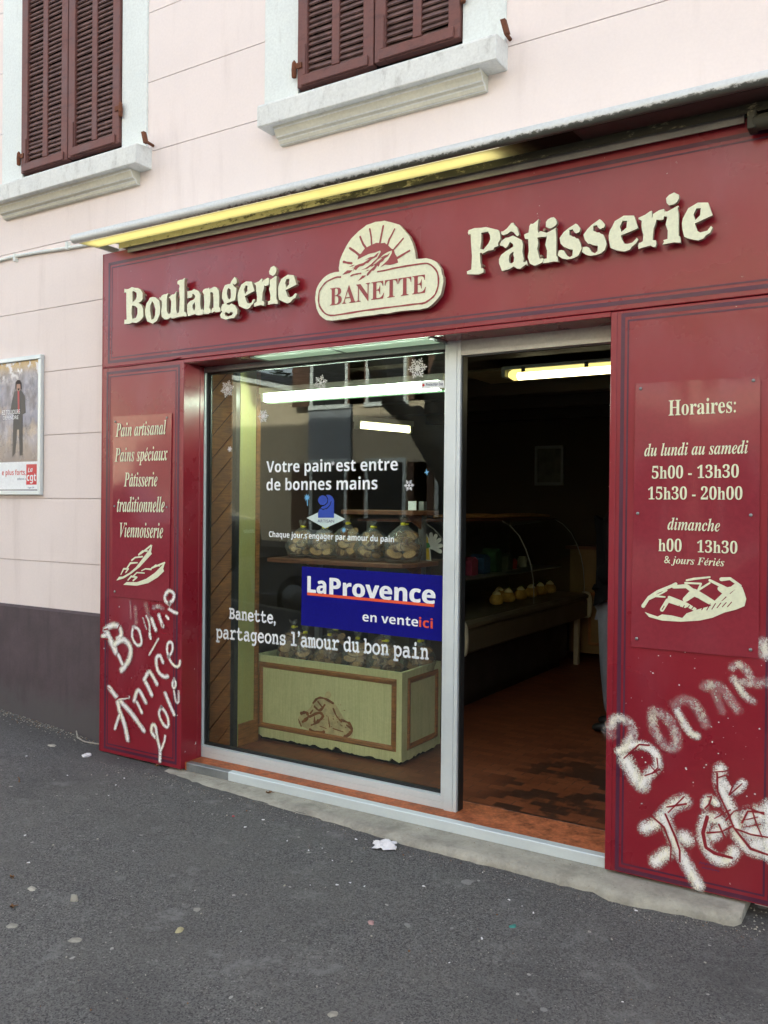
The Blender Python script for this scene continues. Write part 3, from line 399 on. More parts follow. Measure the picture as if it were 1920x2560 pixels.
GRAF_L=[([(-41941,6983),(-41553,7105)],264,0.9),([(-41511,7226),(-41292,6893),(-41032,6566),(-40773,6183)],420,0.95),([(-41729,7384),(-41216,7690),(-40664,7764),(-40324,7531),(-40278,7158),(-40611,6896)],336,1),([(-40862,6582),(-40192,6992),(-39689,6806),(-39436,6370),(-39595,5779),(-40005,5332),(-40254,5132)],344,1),([(-40516,5975),(-40174,5488)],254,0.9),([(-39287,7761),(-39406,7349),(-39278,6959),(-38865,6654),(-38542,6855),(-38628,7246),(-38795,7687),(-39205,7768)],193,0.75),([(-38198,8474),(-37913,8100),(-37905,7366)],158,0.6),([(-38478,8339),(-38189,7738)],136,0.5),([(-37756,8338),(-37593,8013),(-37416,7746)],248,1),([(-37906,7479),(-37839,7230)],203,0.9),([(-37166,8608),(-36965,8176),(-36845,8017)],246,1),([(-36579,8596),(-36423,8469)],189,0.9),([(-36352,9003),(-35965,8864),(-35736,8837)],199,0.9),([(-37605,9026),(-37211,9110),(-36896,9020)],280,0.45),([(-36356,9336),(-36012,9581),(-35939,9917),(-36365,10113),(-36710,9814),(-36706,9479),(-36316,9283)],211,0.95),([(-37190,7260),(-37579,6718),(-37932,6261)],135,0.6),([(-41302,3964),(-40572,3411),(-40064,3127),(-39228,2604),(-38323,1818)],312,0.95),([(-40570,3295),(-40394,2678),(-39968,2041),(-39665,1103)],323,0.95),([(-40392,2446),(-40762,1579)],210,0.7),([(-40655,3330),(-39570,3594)],172,0.8),([(-39156,3446),(-38917,4076),(-38673,4106),(-38181,3484)],262,0.9),([(-38909,3391),(-38496,2846)],216,0.95),([(-38275,4722),(-37991,4415),(-37706,3969)],260,1),([(-38316,4774),(-37961,5324),(-37720,5181),(-37278,4640)],259,1),([(-36822,5951),(-37022,6323),(-37335,6235),(-37370,5782),(-37167,5298),(-36695,5099),(-36424,5185)],236,1),([(-36398,6274),(-36017,6700),(-36100,7191),(-36446,7104),(-36518,6652),(-36319,6170),(-35930,5822),(-35548,5808),(-35461,6148)],178,0.85),([(-37400,1586),(-37761,1843),(-37607,2317),(-37328,2187),(-37284,1744),(-37121,1318),(-36958,839),(-36991,273)],236,0.95),([(-36958,839),(-36652,1390),(-36578,1764)],167,0.7),([(-36909,3367),(-37140,3000),(-36899,2529),(-36428,2205),(-36277,2560),(-36516,3084),(-36909,3367)],200,0.9),([(-36606,4188),(-36290,3671),(-35899,3084)],233,1),([(-35922,5103),(-36071,4753),(-35915,4495),(-35751,4846),(-35922,5103)],177,0.85),([(-35914,4412),(-35753,3740),(-35525,3825),(-35555,4428)],165,0.6),([(-39095,8921),(-39044,8010)],286,0.22),([(-39552,9234),(-39458,8264)],149,0.2),([(-38246,9151),(-37997,8433)],339,0.2)]
GRAF_R=[([(-10859,6020),(-10802,6328),(-10442,6378),(-10083,6190),(-9959,5734),(-10251,5394)],355,0.55),([(-11040,5874),(-10915,5652)],419,0.4),([(-10545,4991),(-10014,5371),(-9429,5402),(-9021,5115),(-8947,4661),(-9184,4329)],338,0.8),([(-10303,4732),(-9940,4140),(-9701,3827),(-9572,3780)],541,1.15),([(-9642,3779),(-9186,4446)],374,1),([(-9214,6781),(-9206,6139),(-8740,5509),(-8231,5415),(-8296,6154),(-8641,6684),(-9157,6847)],368,0.45),([(-8365,7184),(-7978,7521),(-7534,7292),(-7172,6602)],364,0.4),([(-8250,6968),(-7740,6121),(-7492,6089)],285,0.6),([(-7217,8070),(-6788,8233),(-6411,7885),(-6011,7323)],358,0.4),([(-6947,8102),(-6562,7193)],303,0.3),([(-6213,8914),(-5954,9108),(-5587,8760),(-5469,8332),(-5842,8399)],287,0.45),([(-6155,8474),(-5731,7858),(-5472,7725)],276,0.5),([(-5117,10018),(-5010,9481)],328,0.55),([(-5372,10050),(-5238,9513)],274,0.4),([(-5327,8404),(-4897,8509)],360,0.4),([(-8819,2587),(-8373,3196),(-7929,3453)],485,1.05),([(-9475,2033),(-9045,2309),(-8706,2668)],466,1.05),([(-8706,2668),(-8241,1605),(-7844,1002),(-7367,255)],447,1.05),([(-9026,793),(-8575,1243)],486,1),([(-7911,1992),(-7828,1953)],549,1),([(-7046,2940),(-6671,3014),(-6444,2723),(-6823,2307)],448,1),([(-7100,2929),(-7255,2273),(-7031,1640),(-6598,1341),(-6176,1548),(-6049,1855)],427,1.1),([(-7160,3400),(-7057,3788),(-6732,3594)],294,0.85),([(-6588,4943),(-6634,4372),(-6254,3601),(-5982,2817),(-5925,2384),(-5454,1986),(-4945,2043)],434,1.05),([(-6422,4410),(-6102,4076),(-5769,4526)],312,0.75),([(-5572,3233),(-4812,3603)],655,1),([(-5463,2702),(-4752,2795)],654,1.05),([(-5303,2239),(-4748,2414)],545,1.1),([(-4815,3821),(-4792,1967)],491,1)]
SCRATCH=[([(-9472,4191),(-9070,4395),(-8900,4552)],70),([(-9304,4672),(-8896,4262)],70),([(-9008,4972),(-8958,4601),(-9184,4329)],70),([(-8597,3084),(-7845,3355)],92),([(-8538,2875),(-7931,3625)],80),([(-9280,2671),(-8701,2262),(-8410,1569),(-8430,927)],81),([(-8651,2795),(-8246,1951),(-8072,1469),(-8066,1009)],80),([(-7040,2375),(-6506,2531),(-6087,2852)],73),([(-6703,4754),(-6684,4082),(-6303,3312),(-6087,2796),(-5455,2096),(-4793,1994)],100),([(-7047,2996),(-7202,2341),(-7087,1798),(-6762,1642),(-6125,1604)],147),([(-6810,4792),(-6296,4925)],67),([(-5776,3026),(-5575,3509),(-5014,3564)],77),([(-5475,3750),(-5262,3074),(-5053,2623)],66),([(-6034,2751),(-5462,2647),(-4801,2665)],66),([(-6690,4588),(-6374,4755),(-6132,4350),(-6259,3992),(-5794,4522)],56),([(-6353,3022),(-6068,3413),(-5577,3647),(-5013,3509)],66),([(-5674,3157),(-5215,3359)],49),([(-5723,2870),(-5110,3105)],49),([(-6794,4344),(-6466,3673),(-6196,3165)],50),([(-7057,3788),(-6895,3818),(-6972,3520),(-7132,3320)],68),([(-10333,4757),(-9720,5416),(-9313,5450)],59),([(-6615,2800),(-6397,2340)],78),([(-6778,2993),(-6199,3444)],56)]
SCRATCH_L=[([(-41772,7392),(-41428,7468)],82),([(-40617,7419),(-40369,7846)],93),([(-42069,6824),(-41421,6853)],105),([(-40781,3239),(-40404,3490),(-39611,3618)],128),([(-37112,562),(-36721,597)],33),([(-41388,3953),(-41129,3867)],58),([(-36886,8182),(-36845,8017)],78)]
PASTRY=[[(-32030,2177),(-31714,2475),(-31148,2805),(-31027,3176),(-30593,3534),(-30037,3653),(-29361,3340),(-28993,2892),(-28628,2447),(-28210,2308),(-28028,1941),(-28082,1540),(-28494,1232),(-29215,1172),(-29825,1229),(-30443,1338),(-31196,1480),(-31832,1643),(-32116,1858)],[(-30100,3696),(-29980,3961),(-29759,4008),(-29610,3807),(-29730,3572),(-29950,3564)]]
PASTRY_S=[([(-30963,3133),(-30593,3534),(-30098,3546),(-29483,3324)],120),([(-30836,2947),(-30459,2695),(-30093,3145)],141),([(-30590,3282),(-30214,2929)],100),([(-31841,2407),(-31461,2560),(-31205,2290),(-31708,1916)],162),([(-31205,2290),(-30459,2695),(-30085,2444),(-30700,2057)],140),([(-31073,1802),(-30452,2092),(-30209,2528)],121),([(-31196,1531),(-30568,1420),(-30136,1534)],141),([(-29479,3026),(-29231,2561),(-28866,2314)],99),([(-28867,2413),(-28210,2308),(-28086,1835),(-28616,1460)],177),([(-28505,2168),(-28147,2022)],157),([(-29217,1370),(-28615,1312)],99),([(-29839,2478),(-29710,1896)],70),([(-31832,1643),(-32029,2024)],102),([(-30829,2342),(-30825,2039)],121),([(-29465,1832),(-28739,1739)],69),([(-30449,1841),(-29954,1761)],80),([(-30959,2729),(-31145,2502)],101)]
CGT=[('EZ TOUJOURS','n',-5.3734,2.0975,-5.1795,2.0967,0.0294),('DÉFENDRE','n',-5.3644,2.0634,-5.1957,2.0611,0.0252),('e plus forts,','nb',-5.3721,1.684,-5.1138,1.6835,0.0366),('adhérez à','nb',-5.2043,1.6511,-5.0955,1.6524,0.0124),('cgt','nb',-5.0725,1.6348,-4.9694,1.6372,0.0484)]
# ================================================================ ground
GP = [(-60, 1.6), (-12, .55), (-5.4, .08), (-4.87, .045), (-4.3, -.003), (-2.9, -.024), (-1.9, -.043), (-1.1, -.053), (0, -.062), (6, -.16), (60, -.8)]
def gz(x, y=0):
    for (a, za), (b, zb) in zip(GP, GP[1:]):
        if x <= b: return za+(zb-za)*(x-a)/(b-a)
    return GP[-1][1]
g = MB(); xs = [-60, -30, -12]+[-8+i*.4 for i in range(41)]+[12, 30, 60]; ys = [.3, -.4, -1.5, -3, -4.6]
g.add([(x, y, gz(x)+.012*y*0) for y in ys for x in xs], [(j*len(xs)+i, (j+1)*len(xs)+i, (j+1)*len(xs)+i+1, j*len(xs)+i+1) for j in range(len(ys)-1) for i in range(len(xs)-1)])
tag(g.build('pavement', M['asphalt']), kind='structure')
k = MB(); k.add([p for x in xs for p in ((x, -4.6, gz(x)), (x, -4.75, gz(x)), (x, -4.75, gz(x)-.13))], [q for i in range(len(xs)-1) for q in ((3*i, 3*i+1, 3*i+4, 3*i+3), (3*i+1, 3*i+2, 3*i+5, 3*i+4))])
tag(k.build('kerb', M['stone']), kind='structure')
M['road'] = mat('road asphalt', (.05, .05, .052), .85, var=.15, bump=.5, bs=150)
M['far'] = mat('far ground', (.09, .085, .08), .9, var=.2)
r_ = MB(); r_.add([p for x in xs for p in ((x, -4.75, gz(x)-.13), (x, -11.2, gz(x)-.13))], [(2*i, 2*i+1, 2*i+3, 2*i+2) for i in range(len(xs)-1)])
tag(r_.build('road', M['road']), kind='structure')
r_ = MB(); r_.add([p for x in xs for p in ((x, -11.2, gz(x)), (x, -60, gz(x)))]+[(x, -11.2, gz(x)-.13) for x in xs], [(2*i, 2*i+1, 2*i+3, 2*i+2) for i in range(len(xs)-1)]+[(2*i, 2*i+2, 2*len(xs)+i+1, 2*len(xs)+i) for i in range(len(xs)-1)])
tag(r_.build('far_pavement', M['far']), kind='structure')
r_ = MB(); r_.add([(-400, -400, -3), (400, -400, -3), (400, 400, -3), (-400, 400, -3)], [(0, 1, 2, 3)])
tag(r_.build('ground', M['far']), kind='structure')
# ================================================================ pink building
bld = thing('pink_building', (-4.5, .13, 0), 'pale pink rendered building with grooved joints and a dark purple plinth above the pavement', 'building')
WY = .13; WX0, WX1 = -16, 9
J0, DJ = 1.5+3.55*1.035*.2395+.01, .4165
js = sorted([2.3605-DJ*i for i in range(0, 7)]+[2.3605+DJ*i for i in range(1, 20)])
wl = MB(); hole = [(-4.12, -.55, 2.6)]
def course(z0, z1):
    if z0 < 2.6: wl.box(WX0, -4.12, WY, WY+.12, z0, z1); wl.box(-.55, WX1, WY, WY+.12, z0, z1)
    else:
        segs = [(WX0, WX1)]
        for a, b in ((-5.17, -4.205), (-2.846, -1.875)):
            if z1 > 3.65 and z0 < 5.6: segs = [q for s_ in segs for q in (((s_[0], a), (b, s_[1])) if s_[0] < a and s_[1] > b else (s_,))]
        for a, b in segs: wl.box(a, b, WY, WY+.12, z0, z1)
zz = [-.3]+[j for j in js if j < 10]+[10]
for a, b in zip(zz, zz[1:]):
    course(a+.0022 if a > 0 else a, b-.0022)
for x0, x1 in ((WX0, -4.12), (-.55, WX1)): wl.box(x0, x1, WY+.012, WY+.24, -.3, 2.6, 1)
wl.box(WX0, WX1, WY+.121, WY+.24, 2.6, 3.6, 1)
for x0, x1 in ((WX0, -5.17), (-4.205, -2.846), (-1.875, WX1)): wl.box(x0, x1, WY+.012, WY+.24, 3.6, 5.6, 1)
wl.box(WX0, WX1, WY+.012, WY+.24, 5.6, 10, 1)
for x0, x1 in ((WX0, WX0+.2), (WX1-.2, WX1)): wl.box(x0, x1, WY+.25, 10, -.3, 10)  # unseen side and back walls, put in to block the sun
wl.box(WX0, WX1, 10, 10.2, -.3, 10)
wl.build('wall', [M['wall'], M['joint']], bld)
M['roof'] = mat('roof tile', (.25, .12, .08), .8, var=.2)
rf = MB(); rf.box(WX0-.1, WX1+.1, -.25, 10.4, 10, 10.25); rf.build('roof', M['roof'], bld)  # unseen roof slab, added to keep the sun off the street front
pl = MB(); pl.sweep([(WY-.012, -.3), (WY-.012, .79), (WY-.004, .806), (WY+.02, .81), (WY+.02, -.3)], WX0, -4.2); pl.sweep([(WY-.012, -.3), (WY-.012, .79), (WY-.004, .806), (WY+.02, .81), (WY+.02, -.3)], -.42, WX1)
pl.build('plinth', M['plinth'], bld)
pp = MB(); pp.tube([(-4.35, WY-.012, 3.128), (-4.6, WY-.012, 3.135), (-5.0, WY-.012, 3.155), (-5.25, WY-.012, 3.165), (-5.45, WY-.012, 3.16), (-7, WY-.012, 3.15)], .011)
for x in (-4.7, -5.24, -6): pp.box(x-.01, x+.01, WY-.026, WY, 3.128, 3.178)
pp.build('cable', M['trim'], bld)
for wi, (so_l, sh_l, mid, sh_r, so_r, sl_l, sl_r) in enumerate(((-5.395, -5.17, -4.69, -4.205, -3.99, -5.43, -3.955), (-3.078, -2.846, -2.36, -1.875, -1.655, -3.034, -1.648))):
    s = MB(); ST = 5.75
    s.box(so_l, sh_l, WY-.014, WY+.13, 3.62, ST); s.box(sh_r, so_r, WY-.014, WY+.13, 3.62, ST); s.box(sh_l, sh_r, WY-.014, WY+.13, 5.52, ST)
    s.build('window_surround', M['trim'], bld, bevel=.004)
    dk = MB(); dk.box(sh_l, sh_r, WY+.125, WY+.24, 3.6, 5.6); dk.build('window_recess', M['dark'], bld)
    s = MB(); s.sweep([(.005, 3.502), (.005, 3.606), (.01, 3.619), (WY+.02, 3.63), (WY+.02, 3.502)], sl_l, sl_r)
    s.sweep([(.035, 3.5015), (.052, 3.492), (.062, 3.474), (.07, 3.455), (.092, 3.446), (.098, 3.43), (.104, 3.424), (WY, 3.424), (WY, 3.5015)], sl_l+.075, sl_r-.095, 1)
    s.build('window_sill', [M['sill'], M['sillu']], bld, bevel=.004)
    for lx0, lx1, side in ((sh_l+.006, mid-.004, -1), (mid+.004, sh_r-.006, 1)):
        f = MB(); zb = 3.70 if side < 0 else 3.706; yf = WY-.03; yb = WY+.012
        stw = .062; mx = (lx0+lx1)/2
        f.box(lx0, lx0+stw, yf, yb, zb, 5.5); f.box(lx1-stw, lx1, yf, yb, zb, 5.5); f.box(mx-.024, mx+.024, yf+.008, yb, zb+.07, 5.5)
        f.box(lx0+stw, lx1-stw, yf+.001, yb, zb, zb+.062)
        f.box(lx0+.028, lx1-.028, yf-.012, yf-.0005, zb+.004, zb+.055)                     # nailed-on bottom rail
        f.box(lx0+stw-.02, lx0+stw-.004, yf-.009, yf-.0005, zb+.056, zb+.22)
        leaf = f.build('shutter', M['shutter'], bld, bevel=.003)
        sl = MB(); z = zb+.075; rr = random.Random(wi*7+side)
        while z < 5.48:
            for a, b in ((lx0+stw-.004, mx-.02), (mx+.02, lx1-stw+.004)):
                dz = rr.uniform(-.003, .003); dy = rr.uniform(-.002, .002)
                sl.obox(((a+b)/2, yf+.026+dy, z+dz), ((b-a)/2, 0, dz*.5), (0, .0108, .0162), (0, .0036, -.0024))
            z += .0305
        sl.build('slats', M['slat'], leaf)
        h = MB(); hx = lx0-.018 if side < 0 else lx1+.018
        h.lathe((hx, yf-.004, 3.80 if side < 0 else 3.90), [(.003, -.045), (.013, -.04), (.015, 0), (.012, .036), (.004, .05)], 10); h.box(min(hx, hx-side*.05), max(hx, hx-side*.05), yf-.008, yf-.001, 3.80 if side < 0 else 3.90, (3.80 if side < 0 else 3.90)+.03)
        h.build('hinge', M['rust'], leaf, bevel=.002)
    st = MB(); st.tube([(sl_r+.012, WY, 3.64), (sl_r+.012, WY-.05, 3.645), (sl_r+.02, WY-.075, 3.66)], .009); st.obox((sl_r+.02, WY-.075, 3.66), (.012, 0, 0), (0, .01, 0), (-.01, 0, .035))
    st.build('shutter_stop', M['rust'], bld)
    if wi: 
        st = MB(); st.tube([(sl_l-.012, WY, 3.60), (sl_l-.012, WY-.03, 3.60)], .012); st.build('shutter_stop', M['rust'], bld)
# ================================================================ shopfront panels
sf = thing('shopfront', (-2.3, .06, 0), 'burgundy wooden shopfront with purple border lines and graffiti around the shop opening', 'shopfront')
X0, X1, XL, XR = -4.22, -.43, -3.546, -1.111
def frame_lines(mb, x0, x1, z0, z1, wd, y, mi, wob=0):     # mitred rectangle of paint
    p = [(x0, z0), (x1, z0), (x1, z1), (x0, z1)]; q = [(x0+wd, z0+wd), (x1-wd, z0+wd), (x1-wd, z1-wd), (x0+wd, z1-wd)]
    mb.add([(a, y, b) for a, b in p+q], [(i, (i+1) % 4, 4+(i+1) % 4, 4+i) for i in range(4)], mi)
fa = MB(); fa.box(X0, X1, 0, .129, 2.316, 3.0)
fa.add([(X0, 0, 3.0), (X1, 0, 3.0), (X1, .129, 3.0), (X0, .129, 3.0)], [(0, 1, 2, 3)])
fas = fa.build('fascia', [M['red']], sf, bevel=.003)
st = MB()
for o_, wd in ((0, .017), (.029, .007)): frame_lines(st, X0+.045+o_, X1-.045-o_, 2.337+o_, 2.941-o_, wd, -.0008, 0)
st.build('border_lines', M['stripe'], fas)
for nm, a, b, lab in (('l', X0, XL, 'left pillar sprayed Bonne Année 2018'), ('r', XR, X1, 'right pillar with scratched white graffiti')):
    p = MB(); p.box(a, b, 0, .129 if nm == 'l' else .129, 0, 2.312)
    if nm == 'l': p.box(-3.700, XL, .1295, .165, .033, 2.29); p.box(a-.006, a+.004, -.003, .128, 0.002, 2.999)
    else: p.box(XR, XR+.12, .1295, .30, .035, 2.29); p.box(XR, XR+.026, -.0045, -.0002, .0, 2.31)
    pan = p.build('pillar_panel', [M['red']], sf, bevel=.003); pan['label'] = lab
    st = MB()
    if nm == 'l': fx = ((a+.036, b-.03, .022, 2.288),)
    else: fx = ((a+.042, b-.04, .006, 2.301),)
    for x0, x1, z0, z1 in fx:
        frame_lines(st, x0, x1, z0, z1, .016, -.0008, 0); frame_lines(st, x0+.026, x1-.026, z0+.028, z1-.028, .0075, -.0008, 0)
    st.build('border_lines', M['stripe'], pan)
li = MB(); li.box(XL+.002, XR-.002, -.003, .012, 2.292, 2.3125); li.box(XL+.002, XR-.002, .0125, .24, 2.294, 2.315)
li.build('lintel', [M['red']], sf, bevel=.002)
cr = MB(); cr.tube([(X0+.01, -.001, 2.313), (-4.0, -.004, 2.311), (-3.8, -.003, 2.314), (-3.64, -.006, 2.317), (-3.57, -.004, 2.326)], [.003, .004, .003, .006, .002], 6)
cr.build('torn_sealant', M['red'], sf)
# graffiti : sprayed paint with a soft, speckled edge
def spray_mat():
    m_ = bpy.data.materials.new('sprayed cream paint'); m_.use_nodes = True; nt = m_.node_tree; b = nt.nodes['Principled BSDF']
    at = nd(nt, 'ShaderNodeAttribute'); at.attribute_name = 'spray'; s_ = nd(nt, 'ShaderNodeSeparateXYZ'); nt.links.new(at.outputs['Vector'], s_.inputs[0])
    tc = nd(nt, 'ShaderNodeTexCoord').outputs['Object']
    n1 = noise(nt, tc, 250, 3, .75); n2 = noise(nt, tc, 24, 6, .7, (1, 1, .5)); n3 = noise(nt, tc, 70, 5, .7)
    d = math_(nt, 'ADD', s_.outputs[0], math_(nt, 'MULTIPLY', math_(nt, 'SUBTRACT', n1, .5), 2.2))
    core = ramp(nt, d, .14, .98, 1, 0)
    wear = math_(nt, 'ADD', math_(nt, 'MULTIPLY', n2, .7), math_(nt, 'MULTIPLY', n3, .5))      # mean about .6
    thr = math_(nt, 'SUBTRACT', 1.0, math_(nt, 'MULTIPLY', s_.outputs[1], .78)); keep = ramp(nt, math_(nt, 'SUBTRACT', wear, thr), -.16, .12)
    a = math_(nt, 'MULTIPLY', core, math_(nt, 'ADD', math_(nt, 'MULTIPLY', keep, ramp(nt, s_.outputs[1], .4, .85, .62, .95)), ramp(nt, s_.outputs[1], .4, .9, .16, .05)))
    nt.links.new(mixc(nt, ramp(nt, n2, .45, .62), (.93, .93, .90), (.93, .92, .76)), b.inputs['Base Color']); b.inputs['Roughness'].default_value = .7; nt.links.new(a, b.inputs['Alpha']); return m_
M['spray'] = spray_mat()
def chaikin(p, it=2):
    p = [Vector(q) for q in p]
    for _ in range(it):
        if len(p) < 3: return p
        q = [p[0]]
        for a, b in zip(p, p[1:]): q += [a*.75+b*.25, a*.25+b*.75]
        p = q+[p[-1]]
    return p
def graffiti(data, y0, parent, name='graffiti'):
    mb = MB(); at = []; n = 0
    for pts, wd, al in data:
        P = chaikin([(a*1e-4, b*1e-4) for a, b in pts]); h = wd*1e-4/2*1.5; y = y0-n*.00004; n += 1
        rows = []
        d0 = (P[1]-P[0]).normalized(); d1 = (P[-1]-P[-2]).normalized()
        def nrm(i):
            t = (P[min(i+1, len(P)-1)]-P[max(i-1, 0)]).normalized(); return Vector((-t.y, t.x))
        b = len(mb.v)
        for i, p in enumerate(P):
            m_ = nrm(i)
            for k_ in (-1, 0, 1): q = p+m_*h*k_; mb.v.append((q.x, y, q.y)); at.append((abs(k_), al, 0))
        for i in range(len(P)-1):
            for k_ in (0, 1): mb.f.append([b+3*i+k_, b+3*i+k_+1, b+3*i+4+k_, b+3*i+3+k_]); mb.m.append(0); mb.sm.append(False)
        for p, d, i in ((P[0], -d0, 0), (P[-1], d1, len(P)-1)):
            m_ = nrm(i); c0 = len(mb.v); mb.v.append((p.x, y, p.y)); at.append((0, al, 0))
            for k_ in range(9):
                a_ = pi*k_/8; q = p+m_*h*cos(a_)+d*h*sin(a_); mb.v.append((q.x, y, q.y)); at.append((1, al, 0))
            for k_ in range(8): mb.f.append([c0, c0+1+k_, c0+2+k_]); mb.m.append(0); mb.sm.append(False)
    o = mb.build(name, M['spray'], parent)
    a_ = o.data.attributes.new('spray', 'FLOAT_VECTOR', 'POINT')
    for i, v_ in enumerate(at): a_.data[i].vector = v_
    return o
pans = [o for o in sf.children if o.name.startswith('pillar_panel')]
graffiti(GRAF_L, -.0095, pans[0]); graffiti(GRAF_R, -.0055, pans[1])
def scratch(data, y, parent):
    for i, (pts, wd) in enumerate(data): sc_ = MB(); sc_.shape(stroke(U(pts), wd*1e-4*.9, .3), [], y-.00012*i); sc_.build('scratch', M['red'], parent)
scratch(SCRATCH, -.0098, pans[1]); scratch(SCRATCH_L, -.0125, pans[0])
rr = random.Random(5)                 # chipped paint flecks
for _ in range(60):
    x = rr.uniform(XR+.1, X1-.05); z = rr.uniform(.25, .95); s_ = rr.uniform(.0012, .0045); a = rr.uniform(0, 6)
    ch = MB(); ch.add([(x+s_*cos(a+t)*rr.uniform(.5, 1.3), -.0011, z+s_*sin(a+t)*rr.uniform(.4, 1.2)) for t in (0, 1.5, 3, 4.6)], [(3, 2, 1, 0)]); ch.build('paint_chip', M['trim'], pans[1])
for x, z, s_ in ((-3.60, .42, .006), (-3.575, .30, .005), (-4.19, .62, .006), (-4.06, .88, .006), (-4.14, .8, .004), (-3.63, 1.0, .004), (-3.95, .47, .004)): ch = MB(); ch.add([(x, -.0011, z), (x+s_, -.0011, z+s_*.4), (x+s_*.6, -.0011, z+s_*1.6), (x-s_*.2, -.0011, z+s_)], [(0, 1, 2, 3)]); ch.build('paint_chip', M['trim'], pans[0])
for y, z, s_ in ((.11, .115, .011), (.03, .09, .006), (.05, 1.35, .006), (.1, .55, .005)): ch = MB(); ch.add([(XL+.0008, y, z), (XL+.0008, y+s_, z+s_*.3), (XL+.0008, y+s_*.8, z+s_*1.8)], [(0, 1, 2)]); ch.build('paint_chip', M['trim'], pans[0])
mb = MB(); rr = random.Random(12)
for zr, x0, x1, a in ((.112, -.735, -.655, .006), (.095, -.725, -.66, .0035)):
    P = [(x0+(x1-x0)*i/22, zr+a*sin(i*1.9+zr*100)*(1.4 if i % 7 == 0 else .8)) for i in range(23)]; mb.shape(stroke([tuple(v) for v in chaikin(P, 2)], .0016, .3), [], -.0012-zr*.001)
mb.build('painter_signature', M['ink'], pans[1])
# ================================================================ raised sign letters
def sign(name, data, label):
    t = thing(name, (U(data[0][1][0])[0][0], -.03, U(data[0][1][0])[0][1]), label, 'sign letters', 'raised cream letters on the fascia')
    for i, (ch_, outs, holes) in enumerate(data):
        mb = MB(); mb.shape([U(p) for p in outs], [U(p) for p in holes], -.046, -.026, 0, 1)
        o = mb.build('letter', [M['cream'], M['edge']], t)
        po = U(outs[-1]); cx = sum(p[0] for p in po)/len(po); zs = [p[1] for p in po]
        for fz in (.22, .78):
            zc = min(zs)+(max(zs)-min(zs))*fz; row = [p[0] for p in po if abs(p[1]-zc) < .05]
            xx = (max(row)-.02) if row else cx
            pg = MB(); pg.tube([(xx, -.026, zc), (xx, 0, zc)], .006, 8); pg.build('stand_off', M['edge'], o)
    return t
sign('bakery_lettering', LET1, 'raised cream Boulangerie letters on the burgundy fascia beside the emblem board')
sign('pastry_lettering', LET2, 'raised cream Pâtisserie letters on the burgundy fascia above the doorway')
lg = thing('emblem_sign', (-2.24, -.03, 2.5), 'cream rising sun and wheat emblem board between the two words on the fascia', 'sign')
mb = MB(); mb.shape([U(LOGO_OUT)], [], -.046, -.022, 0, 1); mb.build('board', [M['cream'], M['edge']], lg)
mb = MB(); mb.shape([U(LOGO_SUN)]+[q for p, w_ in LOGO_LINES[:8] for q in stroke(U(p), w_*1e-4, .22)], [U(e) for e in LOGO_EAR], -.0472)
mb.build('sun', M['logored'], lg)
mb = MB(); mb.shape([U(p) for p in LOGO_RED], [], -.0474); mb.build('wheat_ears', M['logored'], lg)
mb = MB(); mb.shape([q for p, w_ in LOGO_LINES[8:] for q in stroke([tuple(v) for v in chaikin(U(p), 1)], w_*1e-4, .22)], [], -.0476); mb.build('border_line', M['logored'], lg)
mb = MB(); text(mb, BANETTE, -.0478); mb.build('lettering', M['logored'], lg)
for x, z in ((-2.6, 2.52), (-2.3, 2.52), (-1.9, 2.52), (-2.25, 2.75)): mb = MB(); mb.tube([(x, -.022, z), (x, 0, z)], .008); mb.build('stand_off', M['edge'], lg)
